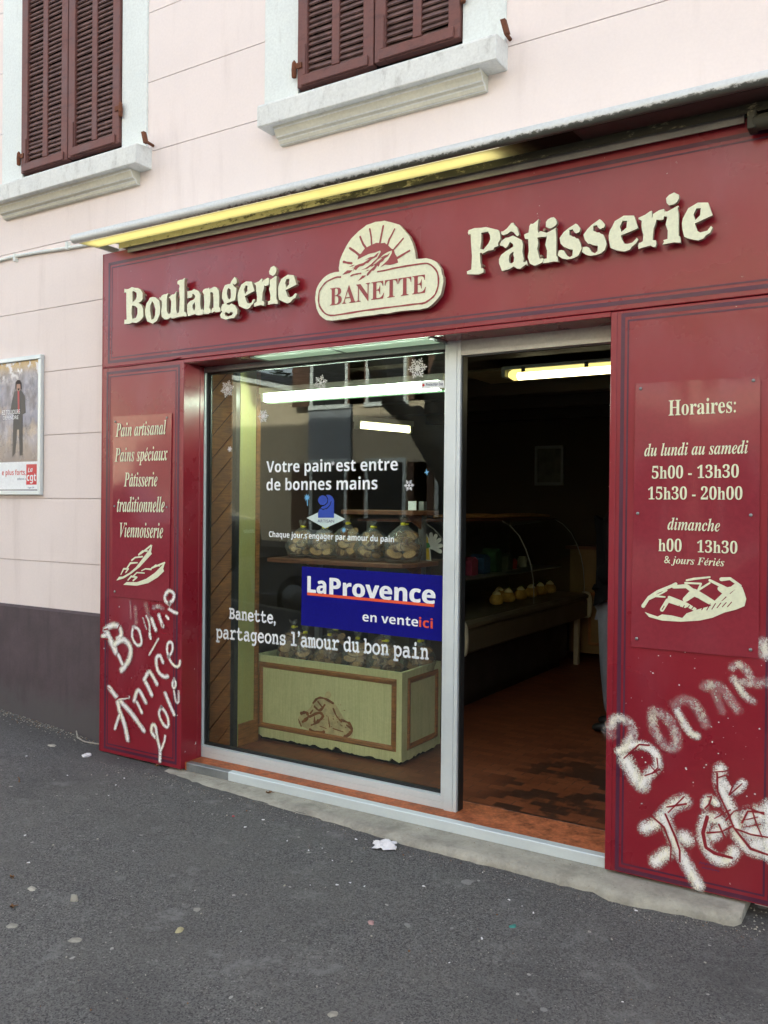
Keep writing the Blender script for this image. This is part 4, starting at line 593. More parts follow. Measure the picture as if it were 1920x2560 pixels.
# ================================================================ acrylic plaques
for nm, ol, tx, scw, lab in (('services_plaque', PLATES[0], TXT_LEFT, SCREWS[0], 'narrow acrylic plaque listing breads in italics above two drawn baguettes'), ('hours_plaque', PLATES[1], TXT_RIGHT, SCREWS[1], 'wide acrylic plaque with opening hours above a drawn scored loaf')):
    P = U(ol); t = thing(nm, (P[3][0], 0, P[3][1]), lab, 'plaque')
    mb = MB(); n = 24; cxp = sum(p[0] for p in P)/4
    vv = []                                         # slightly bowed sheet
    def bl(u, v): 
        top = Vector(P[0]).lerp(Vector(P[1]), u); bot = Vector(P[3]).lerp(Vector(P[2]), u); return bot.lerp(top, v)
    for j in range(n+1):
        for i in range(9):
            q = bl(i/8, j/n); bow = .0035*sin(pi*i/8)*(1-.35*cos(4*pi*j/n)); vv.append((q.x, -.006-bow, q.y))
    mb.add(vv, [(j*9+i, j*9+i+1, (j+1)*9+i+1, (j+1)*9+i) for j in range(n) for i in range(8)], 0, True)
    b = len(vv); ring = [i for i in range(9)]+[j*9+8 for j in range(1, n+1)]+[n*9+i for i in range(7, -1, -1)]+[j*9 for j in range(n-1, 0, -1)]
    mb.add([vv[i] for i in ring]+[(vv[i][0], -.0012, vv[i][2]) for i in ring], [((k+1) % len(ring), k, k+len(ring), (k+1) % len(ring)+len(ring)) for k in range(len(ring))])
    mb.build('plate', M['plate'], t)
    for sp in tx:
        mb = MB(); text(mb, sp, -.0118, asc={'traditionnelle': 'd', 'dimanche': 'd', 'h00': 'h', '& jours Fériés': 'F'}.get(sp[0])); mb.build('text_line', M['cream'], t)
    mb = MB(); cx_ = 0
    if nm == 'hours_plaque':
        mb.shape([U(p) for p in LOAF]+[q for p, w_ in LOAF_S for q in stroke(U(p), w_*1e-4, .3)], [q for i in range(16) for q in stroke([(-.925+i*.019, 1.09+.004*sin(i)+(.0016*i if i < 8 else .0028*i-.01)), (-.918+i*.0195, 1.107+(.0018*i if i < 8 else .0031*i-.01))], .0035)], -.0118)
    else:
        mb.shape([U(p) for p in BAG]+[q for p, w_ in BAG_S for q in stroke(U(p), w_*1e-4, .3)], [], -.0118)
    mb.build('bread_drawing', M['cream'], t)
    for x, z in U(scw):
        mb = MB(); mb.lathe((x, -.0085, z), [(.0065, 0), (.0065, -.002), (.004, -.0035), (.001, -.004)], 12, axis='y'); mb.build('screw', M['alud'], t)
# ================================================================ awning
aw = thing('awning', (-4.24, -.2, 3.04), 'closed awning with mossy aluminium front bar and yellow lit underside above the fascia', 'awning')
AX1 = 1.2
b = MB(); pr = [(-.2+.028*cos(a)*.9, 3.04+.027*sin(a)) for a in [2*pi*i/16 for i in range(16)]]; pr = [(max(-.224, y), z) for y, z in pr]
b.sweep(pr, -4.24, AX1, 0, True); b.build('front_bar', M['bar'], aw)
b = MB(); b.lathe((-4.243, -.2, 3.04), [(.001, -.004), (.022, -.003), (.026, .002)], 14, axis='x'); b.build('end_cap', M['bar'], aw)
def cloth():
    m_ = bpy.data.materials.new('yellow awning cloth'); m_.use_nodes = True; nt = m_.node_tree; nt.nodes.clear(); o = nd(nt, 'ShaderNodeOutputMaterial')
    tc = nd(nt, 'ShaderNodeTexCoord').outputs['Object']; n = noise(nt, tc, 3, 4, .5, (1, 3, 1)); c = mixc(nt, ramp(nt, n, .5, .8, 0, .5), (.86, .81, .42), (.66, .55, .18)); xx_ = math_(nt, 'ADD', sepxyz(nt, tc)[0], math_(nt, 'MULTIPLY', noise(nt, tc, 8, 4), .12)); c = mixc(nt, ramp(nt, xx_, 2.62, 2.92), c, (.06, .04, .03)); n9 = noise(nt, tc, 5, 6, .7, (1, 2, 1)); c = mixc(nt, ramp(nt, n9, .6, .75, 0, .45), c, (.35, .26, .06))
    d = nd(nt, 'ShaderNodeBsdfDiffuse'); t_ = nd(nt, 'ShaderNodeBsdfTranslucent'); mx = nd(nt, 'ShaderNodeMixShader'); mx.inputs[0].default_value = .6
    nt.links.new(c, d.inputs[0]); nt.links.new(c, t_.inputs[0]); nt.links.new(d.outputs[0], mx.inputs[1]); nt.links.new(t_.outputs[0], mx.inputs[2]); nt.links.new(mx.outputs[0], o.inputs[0]); return m_
M['cloth'] = cloth()
b = MB(); b.add([(x, y, z) for x in [-4.22+.1*i for i in range(31)] for y, z in ((-.186, 3.016), (-.12, 3.0215), (-.052, 3.026))], [(3*i+k_, 3*i+3+k_, 3*i+4+k_, 3*i+1+k_) for i in range(30) for k_ in (0, 1)], 0, True)
b.build('yellow_cloth', M['cloth'], aw)
b = MB(); b.sweep([(-.186, 3.0155), (-.052, 3.0255), (-.052, 3.03), (-.186, 3.02)], -1.2205, AX1); b.build('brown_underside', M['brownpvc'], aw)
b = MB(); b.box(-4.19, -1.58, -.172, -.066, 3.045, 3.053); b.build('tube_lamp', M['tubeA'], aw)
b = MB(); b.sweep([(-.185, 3.056), (.128, 3.09), (.128, 3.096), (-.185, 3.062)], -4.22, AX1); b.box(-4.236, -4.221, -.19, .12, 3.03, 3.062); b.build('cover', M['bar'], aw)
b = MB(); b.sweep([(-.05, 2.992), (-.05, 3.03), (.12, 3.03), (.12, 3.0035), (-.03, 3.0035)], -4.03, AX1); b.build('back_profile', M['mould'], aw)
b = MB(); b.sweep([(-.028, 2.968), (-.028, 3.003), (-.003, 3.003), (-.003, 2.975)], -3.98, -.6); b.build('lower_profile', M['grey'], aw)
b = MB(); b.tube([(-.56, -.06, 2.945), (-.3, -.06, 2.945)], .03, 12); b.box(-.58, -.55, -.085, -.02, 2.92, 2.99); b.build('arm_bracket', M['mould'], aw, bevel=.003)
# ================================================================ step, threshold
st = thing('stone_step', (-2.3, -.05, -.05), 'long worn grey stone step under the threshold of the shop', 'step')
fr = [(-4.04, -.085), (-3.8, -.088), (-3.5, -.088), (-3.15, -.10), (-2.9, -.108), (-2.65, -.105), (-2.43, -.112), (-2.15, -.13), (-1.94, -.142), (-1.7, -.135), (-1.55, -.13), (-1.25, -.13), (-1.12, -.12), (-1.04, -.158), (-.95, -.15), (-.8, -.125), (-.66, -.112), (-.585, -.10), (-.565, -.06)]
fr2 = []; rr = random.Random(11)
for (a, ya), (b, yb) in zip(fr, fr[1:]):
    n = max(1, int((b-a)/.03))
    for i in range(n): fr2.append((a+(b-a)*i/n, ya+(yb-ya)*i/n+rr.uniform(-.004, .004)))
fr2.append(fr[-1]); mb = MB(); vv = []; n = len(fr2)
for x, y in fr2:
    th = min(1, max(0, (x+4.05)/.25)); d = rr.uniform(-.006, .003)
    zt = -.012 if x > -4 else gz(x)
    vv += [(x, .2, zt), (x, y+.045, zt-.001), (x, y+.012, zt-.005+d*.4), (x, y, zt-.013+d), (x, y-.010*th+d, (zt+gz(x))/2-.006), (x, y-.004+d, gz(x)-.06)]
mb.add(vv, [(6*i+k_, 6*i+k_+1, 6*i+k_+7, 6*i+k_+6) for i in range(n-1) for k_ in range(5)], 0, True)
e = 6*(n-1); mb.add([vv[e+i] for i in range(6)]+[(-.565, .2, -.2)], [(0, 6, 5, 4, 3, 2, 1)])
mb.build('slab', M['stone'], st)
th = thing('threshold', (-2.3, .06, .0), 'aluminium edged orange tiled threshold along the foot of the shop window', 'threshold')
mb = MB()
for a, b, mi, dz, dy in ((-3.53, -3.218, 1, -.0015, .002), (-3.215, -1.112, 0, 0, 0)):
    mb.sweep([(.028+dy, -.0105), (.028+dy, .033+dz), (.031+dy, .0365+dz), (.066, .0378+dz), (.066, .034), (.034, .031), (.034, -.0105)], a, b, mi)
mb.build('nosing', [M['alu'], M['alud']], th)
M['sill_tile'] = mat('orange tile', (.40, .12, .045), .7, var=.4, vs=16, var2=.25, bump=.4, bs=80)
mb = MB(); mb.box(XL, XR, .0345, .33, -.01, .0335); mb.build('tile_band', M['sill_tile'], th)
# ================================================================ shop window + door frame
wn = thing('shop_window', (-2.8, .18, .035), 'aluminium framed shop window with a large glass pane beside the open doorway', 'window')
YF = .168; GY = .2
mb = MB()
mb.sweep([(YF, .0345), (YF, .066), (YF+.003, .0665), (YF+.003, .069), (YF, .0695), (YF, .0965), (YF+.03, .1005), (YF+.06, .1005), (YF+.06, .0345)], -3.60, -1.957); mb.build('bottom_rail', M['alu'], wn)
mb = MB(); mb.sweepx = None
mb.box(-1.976, -1.955, YF-.001, YF+.06, .098, 2.30); mb.box(-1.9545, -1.909, YF-.009, YF+.06, .0335, 2.30); mb.box(-1.9085, -1.889, YF-.006, YF+.06, .0335, 2.2975)
mb.build('mullion', M['alu'], wn, bevel=.0012)
mb = MB(); mb.box(-3.60, -3.548, YF+.004, YF+.05, .1007, 2.29); mb.build('side_stile', M['alu'], wn, bevel=.001)
mb = MB(); mb.box(-3.55, -1.98, YF+.002, YF+.05, 2.262, 2.293); mb.build('head_rail', M['alud'], wn, bevel=.001)
mb = MB(); z0, z1, x0, x1 = .1012, 2.262, -3.548, -1.9765
mb.box(x0, x1, GY-.010, GY+.01, z0, z0+.014); mb.box(x0, x1, GY-.010, GY+.01, z1-.012, z1-.0003); mb.box(x0, x0+.012, GY-.0105, GY+.01, z0, z1); mb.box(x0+.0125, x0+.022, GY-.002, GY+.01, z0, z1)
mb.build('gasket', M['gasket'], wn)
mb = MB(); mb.box(x0+.01, x1, GY, GY+.006, z0+.01, z1-.01); mb.build('pane', M['glass'], wn)
mb = MB(); mb.box(-1.909, XR+.002, YF+.001, YF+.06, 2.244, 2.2985); mb.build('door_head', M['aluw'], wn, bevel=.001)
mb = MB(); mb.add([(-1.908, YF-.004, 2.2435), (XR, YF-.004, 2.2435), (XR, YF-.004, 2.2225), (-1.886, YF-.004, 2.2225), (-1.908, YF+.05, 2.2435), (XR, YF+.05, 2.2435), (XR, YF+.05, 2.2225), (-1.886, YF+.05, 2.2225)], [(3, 2, 1, 0), (4, 5, 6, 7), (2, 3, 7, 6), (0, 1, 5, 4), (0, 4, 7, 3)]); mb.build('door_stop', M['aluw'], wn)
mb = MB(); mb.box(-1.888, -1.882, YF+.01, YF+.055, .036, 2.222); mb.build('brush_seal', M['gasket'], wn)
# ---- lettering and stickers on the pane
def sticker(name, label, cat, x, z, group=None): return thing(name, (x, GY, z), label, cat, group)
def one(t, name, m_, y, fn):
    mb = MB(); fn(mb); return mb.build(name, m_, t)
t = sticker('window_slogan', 'large white two line sans slogan in the middle of the glass', 'lettering', -3.1, 1.58)
for s_ in TXT_GLASS[0:2]: one(t, 'text_line', M['vinyl'], 0, lambda m_: text(m_, s_, .1985))
t = sticker('window_motto', 'small single line of white lettering under the diamond emblem on the glass', 'lettering', -3.08, 1.32)
one(t, 'lettering', M['vinyl'], 0, lambda m_: text(m_, TXT_GLASS[2], .1985))
t = sticker('window_tagline', 'white worn typewriter lettering across the glass in front of the green chest', 'lettering', -3.47, .73)
def tw(m_):
    for s_ in (cur,):
        for dx, dz in ((-.0022, 0), (.0022, .0004), (0, .0022), (0, -.002)):
            q = list(s_); q[2] += dx; q[4] += dx; q[3] += dz; q[5] += dz; text(m_, q, .1985-.00005*(len(m_.v) % 7), wob=.0012)
for cur in TXT_GLASS[4:6]: one(t, 'text_line', M['vinyl'], 0, tw)
t = sticker('artisan_emblem', 'pale diamond with a blue curled figure on the glass under the slogan', 'sticker', -2.7, 1.4)
one(t, 'diamond', M['pale'], 0, lambda m_: m_.shape([U(STK['diamond'])], [], .1985))
one(t, 'blue_figure', M['ablue'], 0, lambda m_: m_.shape([U(STK['blueA']), U(STK['blueB'])], [q for q in stroke([(-2.742, 1.487), (-2.715, 1.478), (-2.690, 1.484), (-2.672, 1.500), (-2.664, 1.520)], .004)], .1980))
one(t, 'lettering', M['ink'], 0, lambda m_: text(m_, TXT_GLASS[3], .1975))
t = sticker('newspaper_sticker', 'dark blue rectangular newspaper sticker with white and red lettering on the glass', 'sticker', -2.85, .85)
one(t, 'sheet', M['blue'], 0, lambda m_: m_.shape([U(STK['provence'])], [], .1984, .1998))
def lp(m_):
    for dx, dz in ((-.0025, 0), (.0025, 0), (0, .0025)):
        q = ['Provence', 'nb', -2.668, 1.0288, -2.0339, 1.0203, .0863] if wd_ else ['La', 'nb', -2.8132, 1.0305, -2.692, 1.029, .0863]; q[2] += dx; q[4] += dx; q[3] += dz; q[5] += dz; text(m_, q, .1978-.00004*dx*1000)
for wd_ in (0, 1): one(t, 'title', M['vinyl'], 0, lp)
one(t, 'text_line', M['vinyl'], 0, lambda m_: text(m_, TXT_GLASS[7], .1978, asc='t'))
one(t, 'underline', M['orange'], 0, lambda m_: m_.shape([U(STK['underline'])], [], .1972))
one(t, 'red_word', M['orange'], 0, lambda m_: text(m_, TXT_GLASS[8], .1978, asc='i'))
t = sticker('alarm_sticker', 'small white alarm company sticker on the glass by the mullion', 'sticker', -2.12, 2.08)
one(t, 'sheet', M['vinyl'], 0, lambda m_: m_.shape([U(STK['alarm'])], [], .1988))
one(t, 'lettering', M['ink'], 0, lambda m_: text(m_, (TXT_GLASS[9][0], 'ni', -2.098, 2.094, -2.002, 2.0915, .0135), .1984))
one(t, 'red_dot', M['redink'], 0, lambda m_: m_.shape(stroke([(-2.112, 2.099), (-2.112, 2.0991)], .014, n=14)[1:2], [], .1984))
def flake(mb, cx, cz, r_, kd):
    ad = []; arms = 6; rnd_ = random.Random(kd); rot = rnd_.uniform(0, .25); wd = r_*.105
    for i in range(arms):
        a = rot+i*pi/3; d = Vector((cos(a), sin(a))); c = Vector((cx, cz)); tip = c+d*r_
        ad += stroke([c, tip], wd); ad += stroke([tip, tip+d*.001], wd*(1.9 if kd % 2 == 0 else 1.5), n=6)
        for fr_, ln in (((.45, .30), (.68, .26)) if kd not in (1, 6) else ((.6, .34),)):
            for sg in (-1, 1):
                a2 = a+sg*pi/3.2; p = c+d*r_*fr_; q = p+Vector((cos(a2), sin(a2)))*r_*ln; ad += stroke([p, q], wd*.85); ad += stroke([q, q+Vector((1e-4, 0))], wd*1.35, n=6)
        if kd in (0, 3):
            a3 = a+pi/6; ad += stroke([c, c+Vector((cos(a3), sin(a3)))*r_*.72], wd*.8)
            ad += stroke([c+d*r_*.28, c+Vector((cos(a+pi/3), sin(a+pi/3)))*r_*.28], wd*.7)
        if kd in (1, 5, 6): a3 = a+pi/6; ad += stroke([c, c+Vector((cos(a3), sin(a3)))*r_*.6], wd*1.1)
    ad += stroke([(cx, cz), (cx+1e-4, cz)], r_*.4, n=12); mb.shape(ad, [], .1986)
FL = ['large lacy white snowflake at the upper left corner of the glass', 'medium white snowflake under the left end of the green tube', 'white snowflake with round petals above the middle of the green tube', 'largest lacy white snowflake at the upper right of the glass', 'small white snowflake right of the word mains', 'little white snowflake on the plank panel edge at the left of the glass', 'tiny white snowflake between the words pain and est']
for (x, z, r_, kd), lb in zip(FLAKES, FL):
    t = tag((lambda m_: (flake(m_, x, z, r_*.92, kd), m_.build('snowflake_sticker', M['snow'], None, loc=(x, GY, z)))[1])(MB()), lb, 'snowflake', 'snowflake stickers on the shop window')
SL = ['small light blue four pointed star at the right of the glass', 'light blue falling star left of the artisan emblem', 'light blue burst star just above the word amour']
for (x, z, r_, n), lb in zip(STARS, SL):
    mb = MB(); pg = []
    for i in range(2*n): a = pi*i/n+.2; q = r_*(1 if i % 2 == 0 else .42)*(1.25 if (n == 4 and i % 4 == 2) else 1); pg.append((x+q*cos(a), z+q*sin(a)))
    ad = [pg]
    if n == 8: ad += stroke([(x, z), (x+.004, z-.042)], .006)
    mb.shape(ad, [], .1986); tag(mb.build('star_sticker', M['sky'], None, loc=(x, GY, z)), lb, 'star', 'star stickers on the shop window')
# ================================================================ shop interior
FZ = .0335
mb = MB(); mb.add([(x, y, FZ) for y in (.3305, 5.2) for x in (-4.6, .6)], [(0, 1, 3, 2)]); tag(mb.build('shop_floor', M['tile']), kind='structure')
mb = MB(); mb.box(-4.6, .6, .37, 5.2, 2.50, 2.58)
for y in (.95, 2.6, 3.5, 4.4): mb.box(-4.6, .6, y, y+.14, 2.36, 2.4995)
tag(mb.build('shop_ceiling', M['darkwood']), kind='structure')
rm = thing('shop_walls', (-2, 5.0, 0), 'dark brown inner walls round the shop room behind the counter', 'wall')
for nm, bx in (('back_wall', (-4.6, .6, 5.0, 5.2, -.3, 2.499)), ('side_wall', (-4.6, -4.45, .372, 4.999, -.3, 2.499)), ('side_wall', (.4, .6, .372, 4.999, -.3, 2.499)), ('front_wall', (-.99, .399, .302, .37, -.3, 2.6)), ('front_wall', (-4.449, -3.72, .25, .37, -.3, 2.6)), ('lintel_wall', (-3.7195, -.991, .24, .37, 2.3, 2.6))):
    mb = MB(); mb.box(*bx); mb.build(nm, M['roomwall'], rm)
# plank lined return and green post at the left end of the window
pk = thing('plank_panel', (-3.6, .3, FZ), 'brown diagonal plank panel just inside the left edge of the shop window', 'panel')
p0, p1 = Vector((-3.70, .222)), Vector((-3.545, .407)); dv = (p1-p0).normalized(); nv = Vector((dv.y, -dv.x)); L = (p1-p0).length
mb = MB(); step = .135; i = 0; c_ = 1.25
def clip(poly, f):                                # clip by half plane f(p) >= 0
    out = []
    for a, b in zip(poly, poly[1:]+poly[:1]):
        fa_, fb = f(a), f(b)
        if fa_ >= 0: out.append(a)
        if fa_*fb < 0: t_ = fa_/(fa_-fb); out.append((a[0]+(b[0]-a[0])*t_, a[1]+(b[1]-a[1])*t_))
    return out
rect = [(0, FZ), (L, FZ), (L, 2.36), (0, 2.36)]
for k_ in range(-4, 26):
    b0 = k_*step; pl_ = clip(clip(rect, lambda p: p[1]-c_*p[0]-b0-.004), lambda p: b0+step-.004-(p[1]-c_*p[0]))
    if len(pl_) < 3: continue
    of = .004+.003*((k_*7) % 3)
    fr_ = [(p0+dv*u+nv*of) for u, v_ in pl_]; n = len(pl_)
    mb.add([(q.x, q.y, v_) for q, (u, v_) in zip(fr_, pl_)]+[((p0+dv*u-nv*.01).x, (p0+dv*u-nv*.01).y, v_) for u, v_ in pl_], [tuple(range(n))]+[((j+1) % n, j, n+j, n+(j+1) % n) for j in range(n)])
mb.build('planks', M['plank'], pk)
mb = MB(); a = p0-nv*.012; b = p1-nv*.012; mb.add([(a.x, a.y, FZ), (b.x, b.y, FZ), (b.x, b.y, 2.36), (a.x, a.y, 2.36)], [(0, 1, 2, 3)]); mb.build('backing', M['dark'], pk)
mb = MB(); mb.box(-3.548, -3.515, .405, .44, FZ, 2.36); tag(mb.build('corner_post', M['black'], None, loc=(-3.53, .42, 0)), 'slim black metal post between plank panel and green post', 'post')
gp = thing('green_post', (-3.6, .5, FZ), 'olive green painted post with a wood edge and brown skirting left of the bread shelves', 'post')
mb = MB(); mb.box(-3.72, -3.512, .441, .585, FZ, 2.4); mb.build('post', M['green'], gp)
mb = MB(); mb.box(-3.72, -3.505, .586, .62, FZ, 2.36); mb.build('edge_board', M['wood'], gp)
mb = MB(); mb.box(-3.511, -3.502, .441, .62, FZ, .17); mb.build('skirting', M['wood'], gp)
# chest
cx0, cx1, cy0, cy1, cz = -3.555, -2.478, .640, 1.10, .563
ct = thing('display_chest', (-3.0, .85, FZ), 'pale green display chest with wood framed panels and a pastry picture under the bread bags', 'chest')
def torn(x0, x1, amp, seed):
    rr = random.Random(seed); out = []; x = x0; base = FZ+.02
    while x < x1: out.append((x, base+amp*abs(rr.gauss(0, .5))*(1 if rr.random() > .3 else .2))); x += rr.uniform(.012, .035)
    return out+[(x1, base+.01)]
mb = MB(); tr = torn(cx0, cx1, .02, 4); pg = [(cx0, cz)]+[(x, z) for x, z in tr]+[(cx1, cz)]; mb.shape([pg[::-1]], [], cy0, cy0+.018)
tr2 = torn(cy0+.0185, cy1, .02, 8); mb2 = MB(); mb2.shape([([(cy0+.0185, cz)]+tr2+[(cy1, cz)])[::-1]], [], 0, .018)
b = len(mb.v); mb.v += [(cx1-v_[1], v_[0], v_[2]) for v_ in mb2.v]; mb.f += [[b+i for i in f][::-1] for f in mb2.f]; mb.m += mb2.m; mb.sm += mb2.sm
mb.box(cx0, cx0+.018, cy0+.0185, cy1, .06, cz); mb.box(cx0+.0185, cx1-.0185, cy1-.018, cy1, .06, cz)
mb.build('body', M['chest'], ct)
mb = MB(); mb.box(cx0+.03, cx1-.03, cy0+.03, cy1-.03, FZ, .12); mb.box(cx0+.019, cx1-.019, cy0+.0187, cy1-.0185, cz-.075, cz-.06); mb.build('inside', M['dark'], ct)
M['rim'] = mat('chest rim', (.36, .38, .22), .6)
def mould_frame(mb, P0, du, dn, u0, u1, z0, z1, wd):     # wooden moulding around a rectangle on a vertical face
    for (a, za), (b, zb), e_, f_ in (((u0, z0), (u1, z0), (wd, wd), (-wd, wd)), ((u0, z1), (u1, z1), (wd, -wd), (-wd, -wd)), ((u0, z0), (u0, z1), (wd, wd), (wd, -wd)), ((u1, z0), (u1, z1), (-wd, wd), (-wd, -wd))):
        A_, B_ = P0+du*a+Vector((0, 0, za)), P0+du*b+Vector((0, 0, zb)); C_, D_ = P0+du*(b+f_[0])+Vector((0, 0, zb+f_[1])), P0+du*(a+e_[0])+Vector((0, 0, za+e_[1]))
        q = [A_, B_, C_, D_]; m1 = [p+dn*.001 for p in q]; h1 = [(A_*.7+D_*.3)+dn*.011, (B_*.7+C_*.3)+dn*.011, (B_*.25+C_*.75)+dn*.008, (A_*.25+D_*.75)+dn*.008]
        mb.add(m1+h1, [(0, 1, 5, 4), (4, 5, 6, 7), (7, 6, 2, 3), (0, 4, 7, 3), (1, 2, 6, 5)])
mb = MB(); mould_frame(mb, Vector((0, cy0, 0)), Vector((1, 0, 0)), Vector((0, -1, 0)), -3.517, -2.513, .112, .523, .034); mb.build('panel_moulding', M['wood'], ct)
mb = MB(); mould_frame(mb, Vector((cx1, 0, 0)), Vector((0, 1, 0)), Vector((1, 0, 0)), .70, 1.06, .112, .523, .034); mb.build('panel_moulding', M['wood'], ct)
M['pastry'] = mat('faded pastry print', (.52, .42, .23), .6, var=.25, vs=25); M['pastryd'] = mat('brown pastry print', (.21, .075, .022), .6, var=.4, vs=30)
mb = MB(); mb.shape([[tuple(v) for v in chaikin(U(p)+[U(p)[0]], 2)] for p in PASTRY], [], cy0-.001); mb.build('pastry_print', M['pastry'], ct)
mb = MB(); rr = random.Random(2)
mb.shape([q for p, w_ in PASTRY_S for q in stroke([tuple(v) for v in chaikin(U(p), 2)], w_*1e-4, .5)]+[[(x+q_*cos(k_*1.256), z+q_*.7*sin(k_*1.256)) for k_ in range(5)] for x, z, q_ in [(rr.gauss(-2.93, .07), rr.gauss(.23, .05), rr.uniform(.002, .006)) for _ in range(40)] if abs(x+2.93) < .17-(z-.17)*.6 and z > .14], [], cy0-.0018); mb.build('pastry_print', M['pastryd'], ct)
# shelves
sh = thing('bread_shelves', (-3.0, .95, .56), 'dark wooden bread shelves on posts above the green chest', 'shelf')
def board(z, pts, th_=.028):
    mb = MB(); n = len(pts); mb.add([(x, y, z) for x, y in pts]+[(x, y, z-th_) for x, y in pts], [tuple(range(n)), tuple(range(2*n-1, n-1, -1))]+[(i, n+i, n+(i+1) % n, (i+1) % n) for i in range(n)]); return mb
board(1.168, [(-3.505, .69), (-2.62, .70), (-2.545, .745), (-2.50, .83), (-2.50, 1.10), (-3.505, 1.10)]).build('shelf_board', M['woodx'], sh, bevel=.004)
board(1.475, [(-3.02, .80), (-2.6, .80), (-2.53, .83), (-2.50, .9), (-2.50, 1.10), (-3.02, 1.10)]).build('shelf_board', M['woodx'], sh, bevel=.004)
for x, z0, z1 in ((-2.645, .50, 1.53), (-3.40, .50, 1.14)):
    mb = MB(); mb.box(x, x+.035, 1.06, 1.10, z0, z1) if z1 < 1.2 else (mb.box(x, x+.035, 1.101, 1.14, z0, z1)); mb.build('post', M['alud'], sh)
    for z in (1.14, 1.447):
        if z > z1: continue
        mb = MB(); mb.add([(x+.012, 1.10, z), (x+.012, .9, z), (x+.012, 1.10, z-.09), (x+.022, 1.10, z), (x+.022, .9, z), (x+.022, 1.10, z-.09)], [(0, 1, 2), (5, 4, 3), (0, 3, 4, 1), (1, 4, 5, 2), (2, 5, 3, 0)]); mb.build('bracket', M['wood'], sh)
mb = MB(); mb.box(-2.655, -2.60, .99, .995, 1.476, 1.53); tag(mb.build('price_card', M['vinyl'], None, loc=(-2.63, .99, 1.476)), 'small white price card standing on the upper shelf', 'card')
# bread bags ------------------------------------------------------------
M['crust'] = mat('bread crust', (.19, .085, .032), .75, var=.35, vs=22, bump=.5, bs=60); M['crumb'] = mat('bread crumb', (.50, .30, .12), .8, var=.2, vs=40, bump=.5, bs=90)
M['tie'] = mat('yellow tie', (.75, .68, .04), .5)
def bread_bag(seed, name='bread_bag'):
    rr = random.Random(seed); t = thing(name, (0, 0, 0), 'x', 'bread bag', 'bags of sliced bread'); W_ = .1; H_ = .15
    for i in range(26):
        mb = MB(); z = .018+.125*(i//7)/3.4+rr.uniform(0, .016); rad = rr.uniform(.045, .075) if z < .1 else rr.uniform(.015, .045); a = i*1.6+rr.uniform(-.4, .4)
        c = Vector((rad*cos(a)*1.0, rad*sin(a)*.75, z+.02)); rl = rr.uniform(.026, .047); th_ = rr.uniform(.006, .011)
        pr_ = []
        for k_ in range(12):
            b = 2*pi*k_/12; pr_.append((rl*cos(b)*(1 if sin(b) < .2 else 1.12), rl*.62*sin(b)))
        q = Matrix.Rotation(rr.uniform(0, 6.3), 3, 'Z') @ Matrix.Rotation(rr.uniform(.7, 1.5), 3, 'X') @ Matrix.Rotation(rr.uniform(-.8, .8), 3, 'Y')
        v0 = [c+q @ Vector((x, y, -th_)) for x, y in pr_]; v1 = [c+q @ Vector((x, y, th_)) for x, y in pr_]; v0i = [c+q @ Vector((x*.9, y*.9, -th_*1.25)) for x, y in pr_]; v1i = [c+q @ Vector((x*.9, y*.9, th_*1.25)) for x, y in pr_]
        n = 12; vv = v0i+v0+v1+v1i
        vv = [Vector((p.x, p.y, max(.004, p.z))) for p in vv]
        mb.add(vv, [(n+j, n+(j+1) % n, 2*n+(j+1) % n, 2*n+j) for j in range(n)]+[(j, (j+1) % n, n+(j+1) % n, n+j) for j in range(n)]+[(2*n+j, 2*n+(j+1) % n, 3*n+(j+1) % n, 3*n+j) for j in range(n)], 0, True); mb.add(v0i, [tuple(range(n))[::-1]], 1); mb.add(v1i, [tuple(range(n))], 1)
        mb.build('bread_slice', [M['crust'], M['crumb']], t)
    mb = MB(); n = 40; prof = [(.06, .001), (.098, .006), (.112, .04), (.114, .08), (.105, .12), (.085, .152), (.055, .178), (.026, .198), (.011, .210), (.008, .216), (.012, .222), (.019, .236), (.026, .25)]
    vv = []; ph = rr.uniform(0, 6)
    for r_, z in prof:
        cr = .05+.22*max(0, (z-.10)/.16) if z < .21 else .35
        for k_ in range(n):
            a = 2*pi*k_/n; m_ = 1+cr*(.5*sin(7*a+ph)+.35*sin(11*a+2*ph)+.3*sin(17*a+z*30))*.6+.07*sin(2*a+ph+z*9)+.055*sin(3*a+z*55+ph)+.03*sin(5*a-z*70)
            vv.append((r_*m_*cos(a), r_*m_*sin(a)*.82, z+(.012*sin(4*a+ph) if z > .24 else 0)))
    fs = [(i*n+k_, i*n+(k_+1) % n, (i+1)*n+(k_+1) % n, (i+1)*n+k_) for i in range(len(prof)-1) for k_ in range(n)]; fs.append(tuple(range(n))[::-1]); mb.add(vv, fs, 0, True); mb.build('bag', M['plastic'], t)
    mb = MB(); mb.lathe((0, 0, .212), [(.009, -.009), (.014, -.005), (.014, .005), (.009, .009)], 10); mb.box(.008, .03, -.006, .006, .208, .216); mb.build('tie', M['tie'], t); return t
proto = [bread_bag(1), bread_bag(2), bread_bag(3)]
UP = [(-3.355, .86), (-3.18, .85), (-3.0, .85), (-2.805, .83), (-2.60, .84)]
LOWB = [(-3.42, .86), (-3.28, .80), (-3.08, .78), (-2.885, .80), (-2.68, .80), (-2.56, .98), (-3.18, .98), (-2.83, .99)]
UL = ['bag of sliced bread at the left end of the middle shelf', 'bag of sliced bread second along the middle shelf under the motto', 'bag of sliced bread in the middle of the middle shelf row', 'bag of sliced bread with upright twist on the shelf left of the corner bag', 'plump bag of sliced bread at the right corner of the middle shelf']
